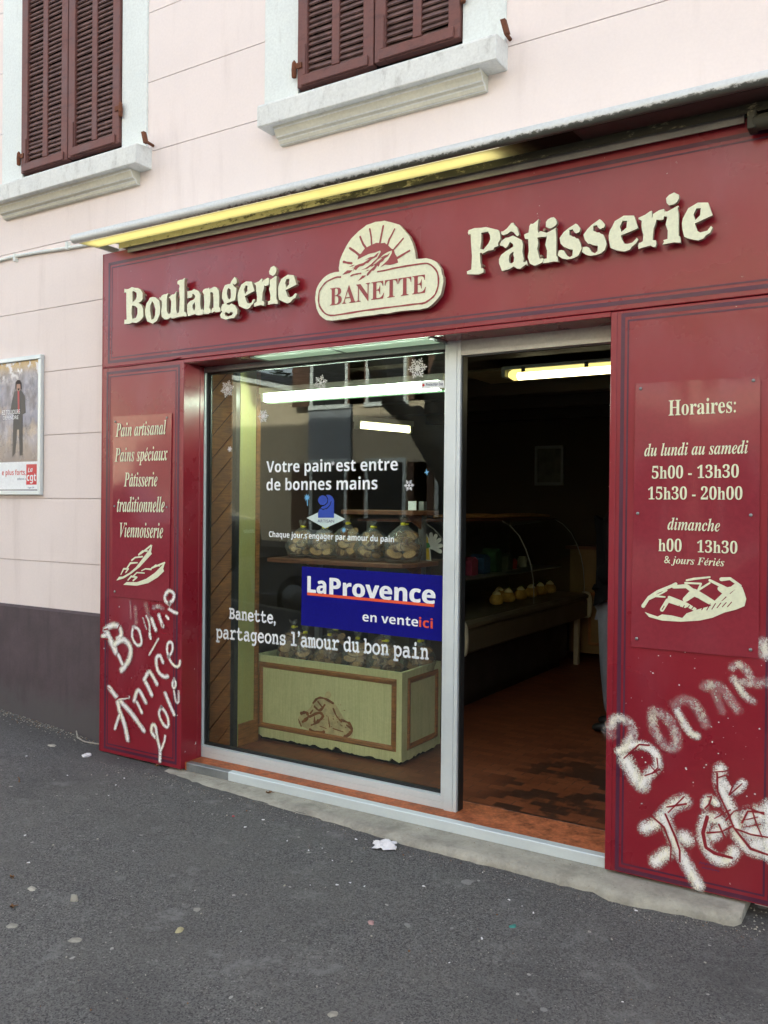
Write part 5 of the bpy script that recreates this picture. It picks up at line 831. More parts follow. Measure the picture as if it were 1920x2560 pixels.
LLb = ['bag of sliced bread in the left front corner of the green chest', 'bag of sliced bread in the chest under the left edge of the blue sticker', 'plump bag of sliced bread in the chest behind the word amour', 'bag of sliced bread in the chest behind the word du', 'wide bag of sliced bread in the chest behind the word bon', 'bag of sliced bread at the right back of the green chest', 'bag of sliced bread at the back of the chest between the left front bags', 'bag of sliced bread at the back of the chest right of its middle']
rr = random.Random(4)
for i, ((x, y), z, lb) in enumerate([(p, 1.1685, l) for p, l in zip(UP, UL)]+[(p, cz-.0595, l) for p, l in zip(LOWB, LLb)]):
    o = proto[i] if i < 3 else copy_tree(proto[i % 3])
    o.location = (x, y, z); o.rotation_euler = (0, 0, rr.uniform(0, 6.28)); s_ = rr.uniform(.92, 1.06) if i != 4 else 1.12; o.scale = (s_, s_, s_*rr.uniform(.94, 1.04)*(1.0 if i < 5 else .95)); o['label'] = lb
# bottle shaped advert
bt = thing('bottle_cutout', (-2.56, 1.2, 1.0), 'yellow bottle shaped cardboard advert with green cap beside the shelf post', 'advert')
M['yel'] = mat('yellow card', (.72, .50, .02), .5, var=.1); M['grn'] = mat('green card', (.05, .26, .09), .5, var=.1); M['whitecard'] = mat('white card', (.75, .77, .72), .6)
def ofs(pl_, dx, dz): return [(x+dx, z+dz) for x, z in pl_]
mb = MB(); mb.shape([[(-2.70, 1.16), (-2.70, 1.30), (-2.686, 1.335), (-2.684, 1.395), (-2.652, 1.395), (-2.65, 1.335), (-2.628, 1.30), (-2.610, 1.16)]], [], 1.204, 1.209); mb.build('backing', M['whitecard'], bt)
mb = MB(); mb.shape([[(-2.692, 1.165), (-2.694, 1.30), (-2.68, 1.333), (-2.656, 1.333), (-2.634, 1.30), (-2.618, 1.165)]], [], 1.2035); mb.build('bottle', M['yel'], bt)
mb = MB(); mb.shape([[(-2.682, 1.348), (-2.683, 1.388), (-2.654, 1.388), (-2.654, 1.348)], [(-2.672, 1.255), (-2.655, 1.275), (-2.626, 1.27), (-2.616, 1.245), (-2.645, 1.235)]], [], 1.203); mb.build('cap', M['grn'], bt)
mb = MB(); mb.shape([[(-2.61+.02*cos(a)+.048*sin(a)*0, 1.25+.02*sin(a)) for a in [k_*.8 for k_ in range(8)]]]+[q for a in (.1, .6, 1.1, 1.6, -.4) for q in stroke([(-2.612, 1.25), (-2.612+.07*cos(a), 1.25+.075*sin(a))], .026)], [], 1.2065, 1.208); mb.build('petals', M['whitecard'], bt)
bt.location.z = 1.0
for o in bt.children: o.location.z += 0
mb = MB(); mb.box(-2.74, -2.585, 1.16, 1.4, .035, 1.158); tag(mb.build('side_unit', M['roomwall'], None, loc=(-2.66, 1.28, .035)), 'low dark cabinet behind the bread shelves carrying the bottle advert', 'cabinet')
# ---- lamps
def tube_lamp(name, a, b, rad, m_, label, body=True):
    a, b = Vector(a), Vector(b); t = thing(name, (a+b)/2, label, 'lamp'); d = (b-a).normalized(); u = Vector((0, 0, 1)); s_ = d.cross(u)
    mb = MB(); mb.tube([a, b], rad, 12); mb.build('tube', m_, t)
    mb = MB(); mb.obox((a+b)/2+u*(rad+.026), (b-a)/2+d*.03, s_*.028, u*.018); 
    for p in (a-d*.012, b+d*.012): mb.obox(p+u*.008, d*.011, s_*.02, u*(rad+.012))
    mb.build('fitting', M['aluw'] if body else M['alud'], t); return t
tube_lamp('window_lamp', (-3.43, .575, 2.15), (-2.22, .575, 2.15), .018, M['tubeG'], 'long greenish fluorescent tube hanging inside the top of the shop window')
mb = MB(); mb.box(-3.44, -2.21, .585, .632, 2.122, 2.182); mb.build('glow_strip', M['tubeH'], [o for o in bpy.data.objects if o.name == 'window_lamp'][0], bevel=.006)  # box that glows green to imitate bloom around the tube
t = thing('soffit_glow', (-2.5, .08, 2.29), 'pale green glowing strip added under the lintel to imitate light of the green tube', 'lamp')
mb = MB(); mb.box(-3.05, -1.985, .02, .15, 2.2885, 2.2935); mb.build('diffuser', lamp_mat('soffit glow', (.62, 1, .62), .075), t)  # added glowing strip imitating the green tube's light on the soffit
for bx in ((-3.075, -3.051, .015, .155, 2.285, 2.2935), (-1.9845, -1.96, .015, .155, 2.285, 2.2935), (-2.56, -2.54, .012, .152, 2.2872, 2.2884)): mb = MB(); mb.box(*bx); mb.build('fitting', M['alud'], t)  # trim invented around the added glow strip
tube_lamp('ceiling_lamp', (-3.36, 1.5, 2.06), (-3.24, 1.98, 2.062), .02, M['tubeY'], 'short warm fluorescent lamp hanging over the counter behind the window')
t = thing('door_lamp', (-1.7, 1.6, 2.36), 'long warm fluorescent lamp under the dark ceiling inside the doorway', 'lamp')
mb = MB(); mb.tube([(-2.27, 1.6, 2.35), (-2.24, 1.6, 2.345), (-1.02, 1.6, 2.345)], [.02, .036, .036], 14); mb.build('diffuser', M['tubeD'], t)
mb = MB(); mb.tube([(-2.20, 1.585, 2.334), (-1.04, 1.585, 2.334)], .0265, 12); mb.build('tube', M['tubeY'], t)
mb = MB(); mb.box(-2.31, -1.0, 1.565, 1.645, 2.376, 2.40); mb.box(-2.31, -2.285, 1.565, 1.645, 2.33, 2.376); mb.build('fitting', M['alud'], t, bevel=.004)
for x in (-2.16, -1.75, -1.37, -1.32): mb = MB(); mb.box(x-.012, x+.012, 1.56, 1.567, 2.355, 2.385); mb.build('clip', M['black'], t)
mb = MB(); mb.box(-2.7, -.9, 1.7, 2.25, 2.40, 2.415); mb.build('light_board', mat('yellowed ceiling board', (.16, .13, .07), .7, var=.2, extra=x_woodx), t)
# ---- refrigerated counter
co_ = thing('display_counter', (-3.1, 3.1, FZ), 'glass fronted refrigerated display counter running into the dark shop', 'counter')
CY0, CY1 = 1.86, 4.45
M['cbody'] = mat('cream counter panel', (.11, .095, .065), .5, var=.1); M['cdark'] = mat('counter base', (.03, .025, .022), .6); M['cwhite'] = mat('cream plastic', (.50, .48, .38), .45)
mb = MB(); mb.sweepy([(-2.73, .46), (-2.70, .48), (-2.70, .62), (-2.715, .64), (-2.69, .65), (-2.69, .675), (-2.72, .69), (-3.5, .69), (-3.5, .46)], CY0, CY1); mb.build('front_panel', M['cbody'], co_)
mb = MB(); mb.box(-3.48, -2.79, CY0+.02, CY1-.3, FZ+.1, .459); mb.box(-3.4, -2.86, CY0+.05, CY1-.3, FZ, FZ+.1); mb.build('base', M['cdark'], co_)
for y in (CY0-.03, CY1+.005):
    mb = MB(); mb.sweepy([(-2.70, .455), (-2.675, .47), (-2.665, .52), (-2.662, .585), (-2.668, .65), (-2.68, .69), (-2.70, .705), (-2.76, .705), (-2.76, .455)], y, y+.025); mb.build('end_cap', M['cwhite'], co_, bevel=.004)
mb = MB(); mb.box(-2.775, -2.735, CY1-.16, CY1-.10, FZ, .46); mb.build('leg', M['cwhite'], co_)
gp_ = [(-2.735, .70), (-2.735, .80), (-2.745, .92), (-2.77, 1.04), (-2.81, 1.15), (-2.87, 1.26), (-2.95, 1.34), (-3.03, 1.385)]
for a, b in ((CY0, 3.2), (3.206, CY1)):
    mb = MB(); n = len(gp_); mb.add([(x, a, z) for x, z in gp_]+[(x, b, z) for x, z in gp_], [(i, i+1, n+i+1, n+i) for i in range(n-1)], 0, True); mb.build('front_glass', M['vitrine'], co_)
for y in (CY0, 3.2, CY1): mb = MB(); mb.tube([(x, y, z) for x, z in gp_], .004, 6); mb.build('glass_edge', M['grn'] if 0 else M['alud'], co_)
mb = MB(); mb.box(-3.6, -3.02, CY0, CY1, 1.386, 1.40); mb.build('top', M['woodx'], co_)
mb = MB(); mb.box(-3.5, -2.95, CY0+.03, CY1-.03, .93, .942); mb.box(-3.52, -3.5, CY0, CY1, .69, 1.385); mb.build('inner_shelf', M['alud'], co_)
mb = MB(); mb.box(-3.49, -2.75, CY0+.02, CY1-.02, .6905, .696); mb.build('tray', M['cbody'], co_)
M['puff'] = mat('golden choux', (.50, .30, .07), .6, var=.3, vs=18, bump=.4, bs=50); M['icing'] = mat('cream icing', (.75, .68, .42), .5); M['leafg'] = mat('green leaf', (.06, .20, .04), .6)
def puff():
    t = thing('cream_puff', (0, 0, 0), 'x', 'pastry', 'cream puffs in the display counter')
    mb = MB(); mb.lathe((0, 0, 0), [(.03, .001), (.052, .012), (.06, .035), (.054, .06), (.04, .078), (.03, .086)], 16); mb.build('bun', M['puff'], t)
    mb = MB(); mb.lathe((0, 0, 0), [(.034, .082), (.036, .09), (.028, .10), (.014, .112), (.003, .118)], 12); mb.build('icing', M['icing'], t)
    mb = MB(); mb.add([(0, 0, .108), (.02, .012, .12), (.045, .01, .128), (.03, -.012, .116)], [(0, 1, 2, 3)]); mb.add([(0, 0, .108), (-.014, .02, .12), (-.03, .03, .13), (-.006, .024, .115)], [(0, 1, 2, 3)]); mb.build('leaf', M['leafg'], t); return t
pf = puff()
for i, ((y, dx), lb) in enumerate(zip([(3.0, 0), (3.24, 0), (3.34, -.13), (3.5, 0), (3.74, 0), (3.96, 0), (4.2, 0)], ['cream puff nearest the door end of the counter row', 'large cream puff second in the counter row', 'cream puff in the back row above the second puff', 'cream puff with a tall leaf in the middle of the row', 'cream puff fourth in the front row of the counter', 'cream puff next to last in the counter row', 'cream puff at the far dark end of the counter row'])):
    o = pf if i == 0 else copy_tree(pf); o.location = (-2.98+dx, y, .697); o.rotation_euler = (0, 0, i*1.7); o['label'] = lb
cols = [('teal carton', (.03, .18, .18)), ('pink carton', (.35, .06, .14)), ('blue carton', (.04, .12, .30)), ('dark green box', (.03, .12, .06)), ('grey green tub', (.10, .14, .11)), ('red can', (.40, .03, .03)), ('white tub', (.35, .35, .30))]
for i, (nm, c) in enumerate(cols):
    y = 2.6+i*.235; mb = MB(); h = [.14, .12, .13, .17, .12, .09, .1][i]
    if i in (5, 6): mb.lathe((-3.18, y, .9425), [(.04, 0), (.045, .01), (.045, h-.02), (.036, h-.012), (.036, h)], 14)
    else: mb.box(-3.24, -3.1, y-.06, y+.06, .9425, .9425+h); mb.add([(-3.24, y-.06, .9425+h), (-3.1, y-.06, .9425+h), (-3.1, y+.06, .9425+h), (-3.24, y+.06, .9425+h), (-3.24, y, .9425+h+.03), (-3.1, y, .9425+h+.03)], [(0, 1, 5, 4), (3, 4, 5, 2), (0, 4, 3), (1, 2, 5)])
    tag(mb.build('food_pack', mat(nm, c, .5, var=.25, vs=20), None, loc=(-3.17, y, .9425)), nm+' on the inner shelf of the dark display counter', 'food pack', 'food packs on the counter shelf')
M['straw'] = mat('bread sticks', (.28, .15, .05), .8, var=.3, vs=30)
for i, lb in enumerate(['long thin bread stick lying on the counter top', 'pile end bread stick lying across the counter top', 'pale bread stick in the middle of the counter top', 'broken bread stick at the far end of the counter top']):
    mb = MB(); y = 2.5+i*.5; mb.tube([(-3.3, y, 1.42+.01*(i % 2)), (-3.2, y+.2, 1.425), (-3.08, y+.42, 1.421)], [.012, .02, .012], 8); tag(mb.build('bread_stick', M['straw'], None, loc=(-3.2, y+.2, 1.405)), lb, 'bread', 'bread sticks on the counter top')
# back of the shop
pic = thing('framed_picture', (-3.3, 4.99, 1.7), 'small dim framed picture on the back wall above the counter', 'picture')
mb = MB()
for bx in ((-3.46, -3.15, 4.97, 4.999, 2.11, 2.14), (-3.46, -3.15, 4.97, 4.999, 1.73, 1.76), (-3.46, -3.435, 4.97, 4.999, 1.7605, 2.1095), (-3.175, -3.15, 4.97, 4.999, 1.7605, 2.1095)): mb.box(*bx)
mb.build('frame', M['alud'], pic)
mb = MB(); mb.box(-3.434, -3.176, 4.985, 4.999, 1.7605, 2.1095); mb.build('print', mat('dim print', (.14, .15, .13), .6, var=.4, vs=9), pic)
cb = thing('ochre_cabinet', (-2.45, 4.8, FZ), 'ochre panelled cabinet at the far end of the shop behind the customer', 'cabinet')
M['ochre'] = mat('ochre cabinet', (.24, .16, .07), .6, var=.1)
mb = MB(); mb.box(-2.93, -1.6, 4.6, 4.99, .10, 1.1); mb.build('carcass', M['ochre'], cb)
for x in (-2.78, -2.36, -1.94):
    mb = MB(); mb.box(x, x+.36, 4.585, 4.5995, .76, 1.05); mb.build('drawer', M['ochre'], cb); mb = MB(); mb.box(x, x+.36, 4.585, 4.5995, .14, .73); d_ = mb.build('door', M['ochre'], cb)
    mb = MB(); mould_frame(mb, Vector((0, 4.585, 0)), Vector((1, 0, 0)), Vector((0, -1, 0)), x+.04, x+.32, .18, .69, .03); mb.build('moulding', M['wood'], d_)
    mb = MB(); mb.lathe((x+.3, 4.578, .42), [(.016, 0), (.018, -.008), (.006, -.014)], 10, axis='y'); mb.build('knob', M['wood'], d_)
mb = MB(); mb.box(-2.96, -1.57, 4.55, 4.995, 1.1005, 1.13); mb.build('top', M['woodx'], cb)
# ---- customer
def skin(name, nodes, edges, m_, parent, sub=2, root=0):
    me = bpy.data.meshes.new(name); me.from_pydata([n[0] for n in nodes], edges, []); o = bpy.data.objects.new(name, me); COL.objects.link(o)
    md = o.modifiers.new('s', 'SKIN'); md.use_smooth_shade = True; md.branch_smoothing = .4
    for i, n in enumerate(nodes): sv = me.skin_vertices[0].data[i]; sv.radius = n[1] if isinstance(n[1], tuple) else (n[1], n[1]); sv.use_root = i == root
    ss = o.modifiers.new('d', 'SUBSURF'); ss.levels = sub; ss.render_levels = sub
    bpy.context.view_layer.update(); me2 = bpy.data.meshes.new_from_object(o.evaluated_get(bpy.context.evaluated_depsgraph_get())); me2.name = name
    bpy.data.objects.remove(o); me2.materials.clear(); me2.materials.append(m_)
    off = world_loc(parent); 
    for v_ in me2.vertices: v_.co -= off
    for p in me2.polygons: p.use_smooth = True
    o = bpy.data.objects.new(name, me2); COL.objects.link(o); o.parent = parent; return o
M['skin'] = mat('skin', (.50, .29, .20), .6, var=.06); M['coat'] = mat('black coat cloth', (.008, .008, .010), .95, var=.3, spec=.05, bump=.3, bs=120); M['trouser'] = mat('blue grey cotton', (.17, .19, .24), .85, var=.2, vs=8, bump=.4, bs=150); M['shoe'] = mat('black shoe', (.012, .012, .013), .45); M['hair'] = mat('dark hair', (.03, .02, .015), .7, bump=.6, bs=200)
PX, PY = -1.70, 2.12
ps = thing('person', (PX, PY, FZ), 'person in a black coat and grey blue trousers standing half hidden inside the doorway', 'person')
def Q(f, l, z): return (PX-f, PY-l, z)       # f forward (towards the counter), l to the person's left (towards the street)
hip = .90
nodes = [(Q(0, 0, .93), (.13, .11)), (Q(.01, 0, 1.12), (.135, .12)), (Q(0, 0, 1.32), (.165, .12)), (Q(-.01, 0, 1.45), (.09, .075)), (Q(-.04, 0, 1.54), (.055, .055)), (Q(-.02, 0, 1.62), (.075, .085)), (Q(-.025, 0, 1.70), (.075, .09)), (Q(-.04, 0, 1.75), (.05, .06)),
 (Q(0, .19, 1.40), .058), (Q(-.06, .25, 1.12), .045), (Q(.04, .18, 1.05), .032), (Q(.02, .13, 1.04), (.035, .02)), (Q(0, -.19, 1.40), .058), (Q(-.06, -.25, 1.12), .045), (Q(.04, -.18, 1.05), .032), (Q(.02, -.13, 1.04), (.035, .02)),
 (Q(0, .1, .84), .085), (Q(.01, .11, .5), .056), (Q(-.03, .11, .12), .042), (Q(.05, .115, .065), .04), (Q(0, -.1, .84), .085), (Q(.03, -.11, .5), .056), (Q(0, -.11, .12), .042), (Q(.08, -.115, .065), .04)]
edges = [(0, 1), (1, 2), (2, 3), (3, 4), (4, 5), (5, 6), (6, 7), (3, 8), (8, 9), (9, 10), (10, 11), (3, 12), (12, 13), (13, 14), (14, 15), (0, 16), (16, 17), (17, 18), (18, 19), (0, 20), (20, 21), (21, 22), (22, 23)]
bd_ = skin('body', nodes, edges, M['skin'], ps)
mb = MB()
for sg, hz in ((1, 1.04), (-1, 1.04)):
    b0 = Vector(Q(.0, sg*.12, hz-.005))
    for i in range(4):
        l = [.075, .085, .08, .062][i]; s_ = b0+Vector((0, (i-1.5)*.017, .004)); mb.tube([s_+Vector((.01, 0, 0)), s_+Vector((-l*.4, 0, 0)), s_+Vector((-l*.75, 0, -.012)), s_+Vector((-l, 0, -.03))], [.0085, .008, .0075, .005], 8)
    s_ = b0+Vector((.03, sg*.03, .005)); mb.tube([s_, s_+Vector((-.03, sg*.018, -.005)), s_+Vector((-.06, sg*.02, -.015))], [.010, .009, .006], 8)
f0 = Vector(Q(.055, 0, 1.645)); mb.tube([f0+Vector((.005, 0, .03)), f0+Vector((-.016, 0, -.002)), f0+Vector((.006, 0, -.012))], [.008, .013, .008], 8)
mb.tube([f0+Vector((.012, -.024, -.04)), f0+Vector((-.002, 0, -.042)), f0+Vector((.012, .024, -.04))], [.004, .008, .004], 8)
for sg in (-1, 1):
    mb.lathe((f0.x+.008, f0.y+sg*.031, f0.z+.03), [(.002, -.011), (.010, -.004), (.010, .004), (.002, .011)], 10); mb.lathe((f0.x+.085, f0.y+sg*.082, f0.z), [(.004, -.03), (.014, -.02), (.017, .008), (.012, .026), (.003, .032)], 8, sx=1, sy=.5)
bm_ = bmesh.new(); bm_.from_mesh(bd_.data); off_ = world_loc(ps); vv_ = [bm_.verts.new(Vector(p)-off_) for p in mb.v]
for f_ in mb.f:
    try: bm_.faces.new([vv_[i_] for i_ in f_]).smooth = True
    except ValueError: pass
bm_.to_mesh(bd_.data); bm_.free()
jn = [(Q(.0, 0, 1.02), (.19, .175)), (Q(.07, .02, 1.16), (.225, .21)), (Q(.0, 0, 1.30), (.19, .16)), (Q(-.02, 0, 1.455), (.11, .09)), (Q(-.03, 0, 1.52), (.075, .07)), (Q(-.01, .2, 1.41), .085), (Q(-.07, .27, 1.13), .075), (Q(.06, .23, 1.05), .07), (Q(-.01, -.2, 1.41), .085), (Q(-.07, -.27, 1.13), .075), (Q(.06, -.23, 1.05), .07), (Q(0, 0, .99), (.185, .17))]
skin('coat', jn, [(11, 0), (0, 1), (1, 2), (2, 3), (3, 4), (3, 5), (5, 6), (6, 7), (3, 8), (8, 9), (9, 10)], M['coat'], ps, root=1)
tn = [(Q(0, 0, .96), (.16, .14)), (Q(0, .1, .84), .115), (Q(.01, .11, .5), .083), (Q(-.025, .11, .14), .078), (Q(0, -.1, .84), .115), (Q(.03, -.11, .5), .083), (Q(.005, -.11, .14), .078)]
skin('trousers', tn, [(0, 1), (1, 2), (2, 3), (0, 4), (4, 5), (5, 6)], M['trouser'], ps)
for l, f in ((.11, -.03), (-.11, .0)):
    sn = [(Q(f-.06, l, .085), (.04, .042)), (Q(f+.02, l, .085), (.042, .045)), (Q(f+.11, l, .07), (.043, .032)), (Q(f+.17, l, .062), (.036, .024))]; s_ = skin('shoe', sn, [(0, 1), (1, 2), (2, 3)], M['shoe'], ps)
mb = MB(); c = Vector(Q(-.04, 0, 1.70)); vv = []; n = 14
for i in range(8):
    ph = i/7*pi*.62
    for k_ in range(n): a = 2*pi*k_/n; vv.append((c.x+.108*sin(ph)*cos(a)+.012, c.y+.088*sin(ph)*sin(a), c.z-.01+.098*cos(ph)+(-.06 if cos(a) > .1 else .02)*max(0, (ph-1.2))))
mb.add(vv, [(i*n+k_, i*n+(k_+1) % n, (i+1)*n+(k_+1) % n, (i+1)*n+k_) for i in range(7) for k_ in range(n)], 0, True); mb.build('hair', M['hair'], ps)
# ================================================================ poster frame
po = thing('poster_frame', (-5.4, .11, 1.55), 'grey framed union poster of a standing man on the pink wall', 'poster')
px0, px1, pz0, pz1 = -6.2, -4.945, 1.55, 2.475
mb = MB(); fw_ = .028
mb.box(px0, px1, WY-.03, WY, pz1-fw_, pz1); mb.box(px0, px1, WY-.03, WY, pz0, pz0+fw_); mb.box(px0, px0+fw_, WY-.029, WY, pz0+fw_, pz1-fw_); mb.box(px1-fw_, px1, WY-.029, WY, pz0+fw_, pz1-fw_)
mb.build('frame', M['alu'], po, bevel=.003)
def crowd(nt, tc, c, b):
    v = noise(nt, tc, 9, 4, .6, (1, 1, .55)); v2 = noise(nt, tc, 6, 5, .6); v3 = noise(nt, tc, 14, 3); z = sepxyz(nt, tc)[2]; x = sepxyz(nt, tc)[0]
    c = mixc(nt, ramp(nt, v, .35, .65), (.07, .08, .12), (.30, .32, .42)); c = mixc(nt, ramp(nt, v2, .5, .68, 0, .8), c, (.42, .34, .27)); c = mixc(nt, math_(nt, 'MULTIPLY', ramp(nt, v3, .5, .62), ramp(nt, z, .72, .86)), c, (.70, .74, .80))
    c = mixc(nt, math_(nt, 'MULTIPLY', ramp(nt, v3, .52, .6, 1, 0), ramp(nt, z, .8, .9)), c, (.45, .30, .08)); c = mixc(nt, ramp(nt, z, .42, .22), c, (.13, .12, .15)); return c
mb = MB(); mb.box(px0+fw_, px1-fw_, WY-.012, WY-.002, pz0+fw_, pz1-fw_); mb.build('sheet', mat('blurred crowd print', (.3, .3, .35), .3, extra=crowd, coat=.4), po)
mb = MB(); mb.shape([[(px0+fw_+.01, pz0+fw_+.008), (px1-fw_-.012, pz0+fw_+.008), (px1-fw_-.012, 1.772), (px0+fw_+.01, 1.772)]], [], WY-.0125); mb.build('white_band', M['vinyl'], po)
mx_ = -5.2; mb = MB()
mb.shape([[(mx_-.075, 2.16), (mx_-.045, 2.245), (mx_-.015, 2.255), (mx_+.03, 2.255), (mx_+.07, 2.215), (mx_+.082, 2.10), (mx_+.05, 2.09), (mx_+.05, 1.99), (mx_+.05, 1.83), (mx_+.06, 1.815), (mx_+.02, 1.815), (mx_+.01, 1.99), (mx_-.01, 1.99), (mx_-.03, 1.83), (mx_-.06, 1.805), (mx_-.06, 1.83), (mx_-.05, 2.1), (mx_-.09, 2.1)]], [], WY-.0128); mb.build('man_print', mat('dark clothes print', (.028, .03, .035), .4, var=.3, vs=30), po)
mb = MB(); mb.shape([[(mx_-.014, 2.25), (mx_+.02, 2.25), (mx_+.024, 2.285), (mx_+.014, 2.305), (mx_-.012, 2.305), (mx_-.02, 2.285)]], [], WY-.0129); mb.build('man_print', mat('face print', (.40, .22, .15), .4), po)
mb = MB(); mb.shape([[(mx_-.022, 2.262), (mx_-.034, 2.262), (mx_-.03, 2.31), (mx_-.008, 2.326), (mx_+.018, 2.322), (mx_+.034, 2.30), (mx_+.038, 2.255), (mx_+.027, 2.262), (mx_+.022, 2.297), (mx_-.016, 2.298)], [(mx_-.008, 2.268), (mx_+.014, 2.268), (mx_+.01, 2.254), (mx_-.004, 2.254)]], [], WY-.0131); mb.build('man_print', M['hair'], po)
mb = MB(); mb.shape([[(mx_-.008, 2.25), (mx_+.012, 2.25), (mx_+.016, 2.11), (mx_-.002, 2.10)]], [], WY-.0131); mb.build('shirt_print', mat('shirt red', (.45, .04, .05), .4), po); mb = MB()
text(mb, CGT[2], WY-.0131); mb.shape([[(-5.108, 1.618), (-4.998, 1.618), (-4.998, 1.754), (-5.108, 1.754)]], [], WY-.0131); mb.build('red_print', mat('poster red', (.60, .03, .04), .35), po)
for tx_, yy_, as_ in ((CGT[0], .0133, None), (CGT[1], .0133, None), (('cgt', 'nb', -5.102, 1.643, -5.004, 1.643, .048), .0136, 't'), (('La', 'ni', -5.09, 1.70, -5.04, 1.705, .03), .0136, None)): mb = MB(); text(mb, tx_, WY-yy_, asc=as_); mb.build('text_line', M['vinyl'], po)
mb = MB(); text(mb, ('adhérez à', 'n', -5.204, 1.650, -5.112, 1.650, .016), WY-.0131); text(mb, ('cgt.fr', 'n', -5.09, 1.594, -5.02, 1.594, .012), WY-.0131); mb.build('dark_print', M['ink'], po)
# ================================================================ litter on the pavement
M['paper'] = mat('crumpled paper', (.80, .80, .82), .8, var=.04); M['chip'] = mat('pale scrap', (.42, .40, .34), .8, var=.2, vs=30); M['leafb'] = mat('dry leaf', (.20, .10, .04), .8, var=.3, vs=60)
def crumple(name, x, y, s_, seed, label, sx=1, h=.5):
    rr = random.Random(seed); bm = bmesh.new(); bmesh.ops.create_icosphere(bm, subdivisions=3, radius=1)
    for v_ in bm.verts:
        d = v_.co.normalized(); q = abs(sin(d.x*3.1+seed)+sin(d.y*4.3+seed*2)*.8+sin(d.z*5+d.x*4)*.6)*.22+rr.uniform(-.05, .05); v_.co = Vector((d.x*sx*(1-q), d.y*(1-q), max(-.02, d.z*h*(1-q)+h*.5)))*s_
    me = bpy.data.meshes.new(name); bm.to_mesh(me); bm.free(); me.materials.append(M['paper']); o = bpy.data.objects.new(name, me); COL.objects.link(o); o.location = (x, y, gz(x)+.001); o.rotation_euler = (0, 0, seed)
    return tag(o, label, 'litter')
def napkin(x, y, s_, label):
    mb = MB(); n = 14; rr = random.Random(8); vv = []
    for j in range(n+1):
        for i in range(n+1):
            u, v_ = i/n-.5, j/n-.5; e = .06*sin(9*u+4*v_)+.05*sin(13*v_-5*u); fold = abs(sin(7*u+2.2*v_+.6))*.16+abs(sin(4.5*v_-3*u))*.2+.10*max(0, v_+.1)
            a = .5; X = (u*1.15+e)*cos(a)-(v_*.9+e*.6)*sin(a); Y = (u*1.15+e)*sin(a)+(v_*.9+e*.6)*cos(a); rim = min(i, j, n-i, n-j)
            vv.append((x+X*s_+rr.uniform(-.0012, .0012), y+Y*s_+rr.uniform(-.0012, .0012), gz(x)+.002+s_*fold*(.35+.13*min(rim, 5))))
    mb.add(vv, [(j*(n+1)+i, j*(n+1)+i+1, (j+1)*(n+1)+i+1, (j+1)*(n+1)+i) for j in range(n) for i in range(n)]); mb.add([(a, b, c-.0012) for a, b, c in vv], [((j+1)*(n+1)+i, (j+1)*(n+1)+i+1, j*(n+1)+i+1, j*(n+1)+i) for j in range(n) for i in range(n)])
    return tag(mb.build('paper_scrap', M['paper'], None, loc=(x, y, gz(x))), label, 'litter')
napkin(-2.05, -.225, .095, 'crumpled white paper napkin on the pavement below the stone step')
crumple('paper_scrap', -4.20, -.115, .026, 5, 'crumpled white paper cup scrap on the pavement by the left pillar', 1.5, .5)
def blot(name, x, y, r_, m_, label, seed, group=None, hgt=.0035, cat='gum', el=1.4):
    rr = random.Random(seed); mb = MB(); n = 12; rs = [r_*rr.uniform(.75, 1.25) for _ in range(n)]; a0 = rr.uniform(0, 3)
    P = [(x+rs[k_]*el*cos(2*pi*k_/n)*cos(a0)-rs[k_]*sin(2*pi*k_/n)*sin(a0), y+rs[k_]*el*cos(2*pi*k_/n)*sin(a0)+rs[k_]*sin(2*pi*k_/n)*cos(a0)) for k_ in range(n)]
    mb.add([(a, b, gz(a)-.001) for a, b in P]+[(x+(a-x)*.75, y+(b-y)*.75, gz(a)+hgt) for a, b in P]+[(x, y, gz(x)+hgt*1.15)], [(k_, (k_+1) % n, n+(k_+1) % n, n+k_) for k_ in range(n)]+[(n+k_, n+(k_+1) % n, 2*n) for k_ in range(n)], 0, True)
    return tag(mb.build(name, m_, None, loc=(x, y, gz(x))), label, cat, group)
M['pink'] = mat('pink gum', (.42, .26, .25), .8); M['tealm'] = mat('teal blot', (.05, .22, .19), .8); M['palegum'] = mat('pale gum', (.30, .29, .25), .85, var=.2, vs=40); M['ylw'] = mat('yellowed paper', (.42, .38, .22), .8); M['redbit'] = mat('red scrap', (.4, .05, .06), .7)
blot('gum_spot', -1.722, -.846, .013, M['pink'], 'flat pink chewing gum spot in the middle of the pavement', 1)
blot('gum_spot', -1.274, -.573, .012, M['tealm'], 'flat teal green spot on the pavement right of the pink gum', 2)
for i, (x, y, r_, lb) in enumerate([(-2.968, -1.38, .016, 'white flattened flake on the pavement at the left edge'), (-2.771, -1.606, .017, 'pale flattened scrap at the lower left edge of the pavement'), (-2.507, -1.542, .018, 'pale blotchy gum patch below the grey pebble'), (-1.509, -1.393, .015, 'white wad of gum near the bottom edge of the pavement'), (-4.509, -.12, .02, 'white flattened flake on the pavement under the purple plinth')]):
    blot('gum_spot', x, y, r_, M['palegum'] if i not in (0, 4) else M['chip'], lb, 10+i)
blot('paper_scrap', -2.258, -1.286, .015, M['ylw'], 'yellowed paper scrap on the pavement left of the middle', 21, hgt=.006, cat='litter')
blot('paper_scrap', -2.85, -.339, .006, M['redbit'], 'tiny red scrap on the pavement before the stone step', 22, cat='litter')
blot('pebble', -2.755, -1.352, .013, M['stone'], 'rounded grey pebble on the pavement at lower left', 23, hgt=.02, cat='pebble', el=1.3)
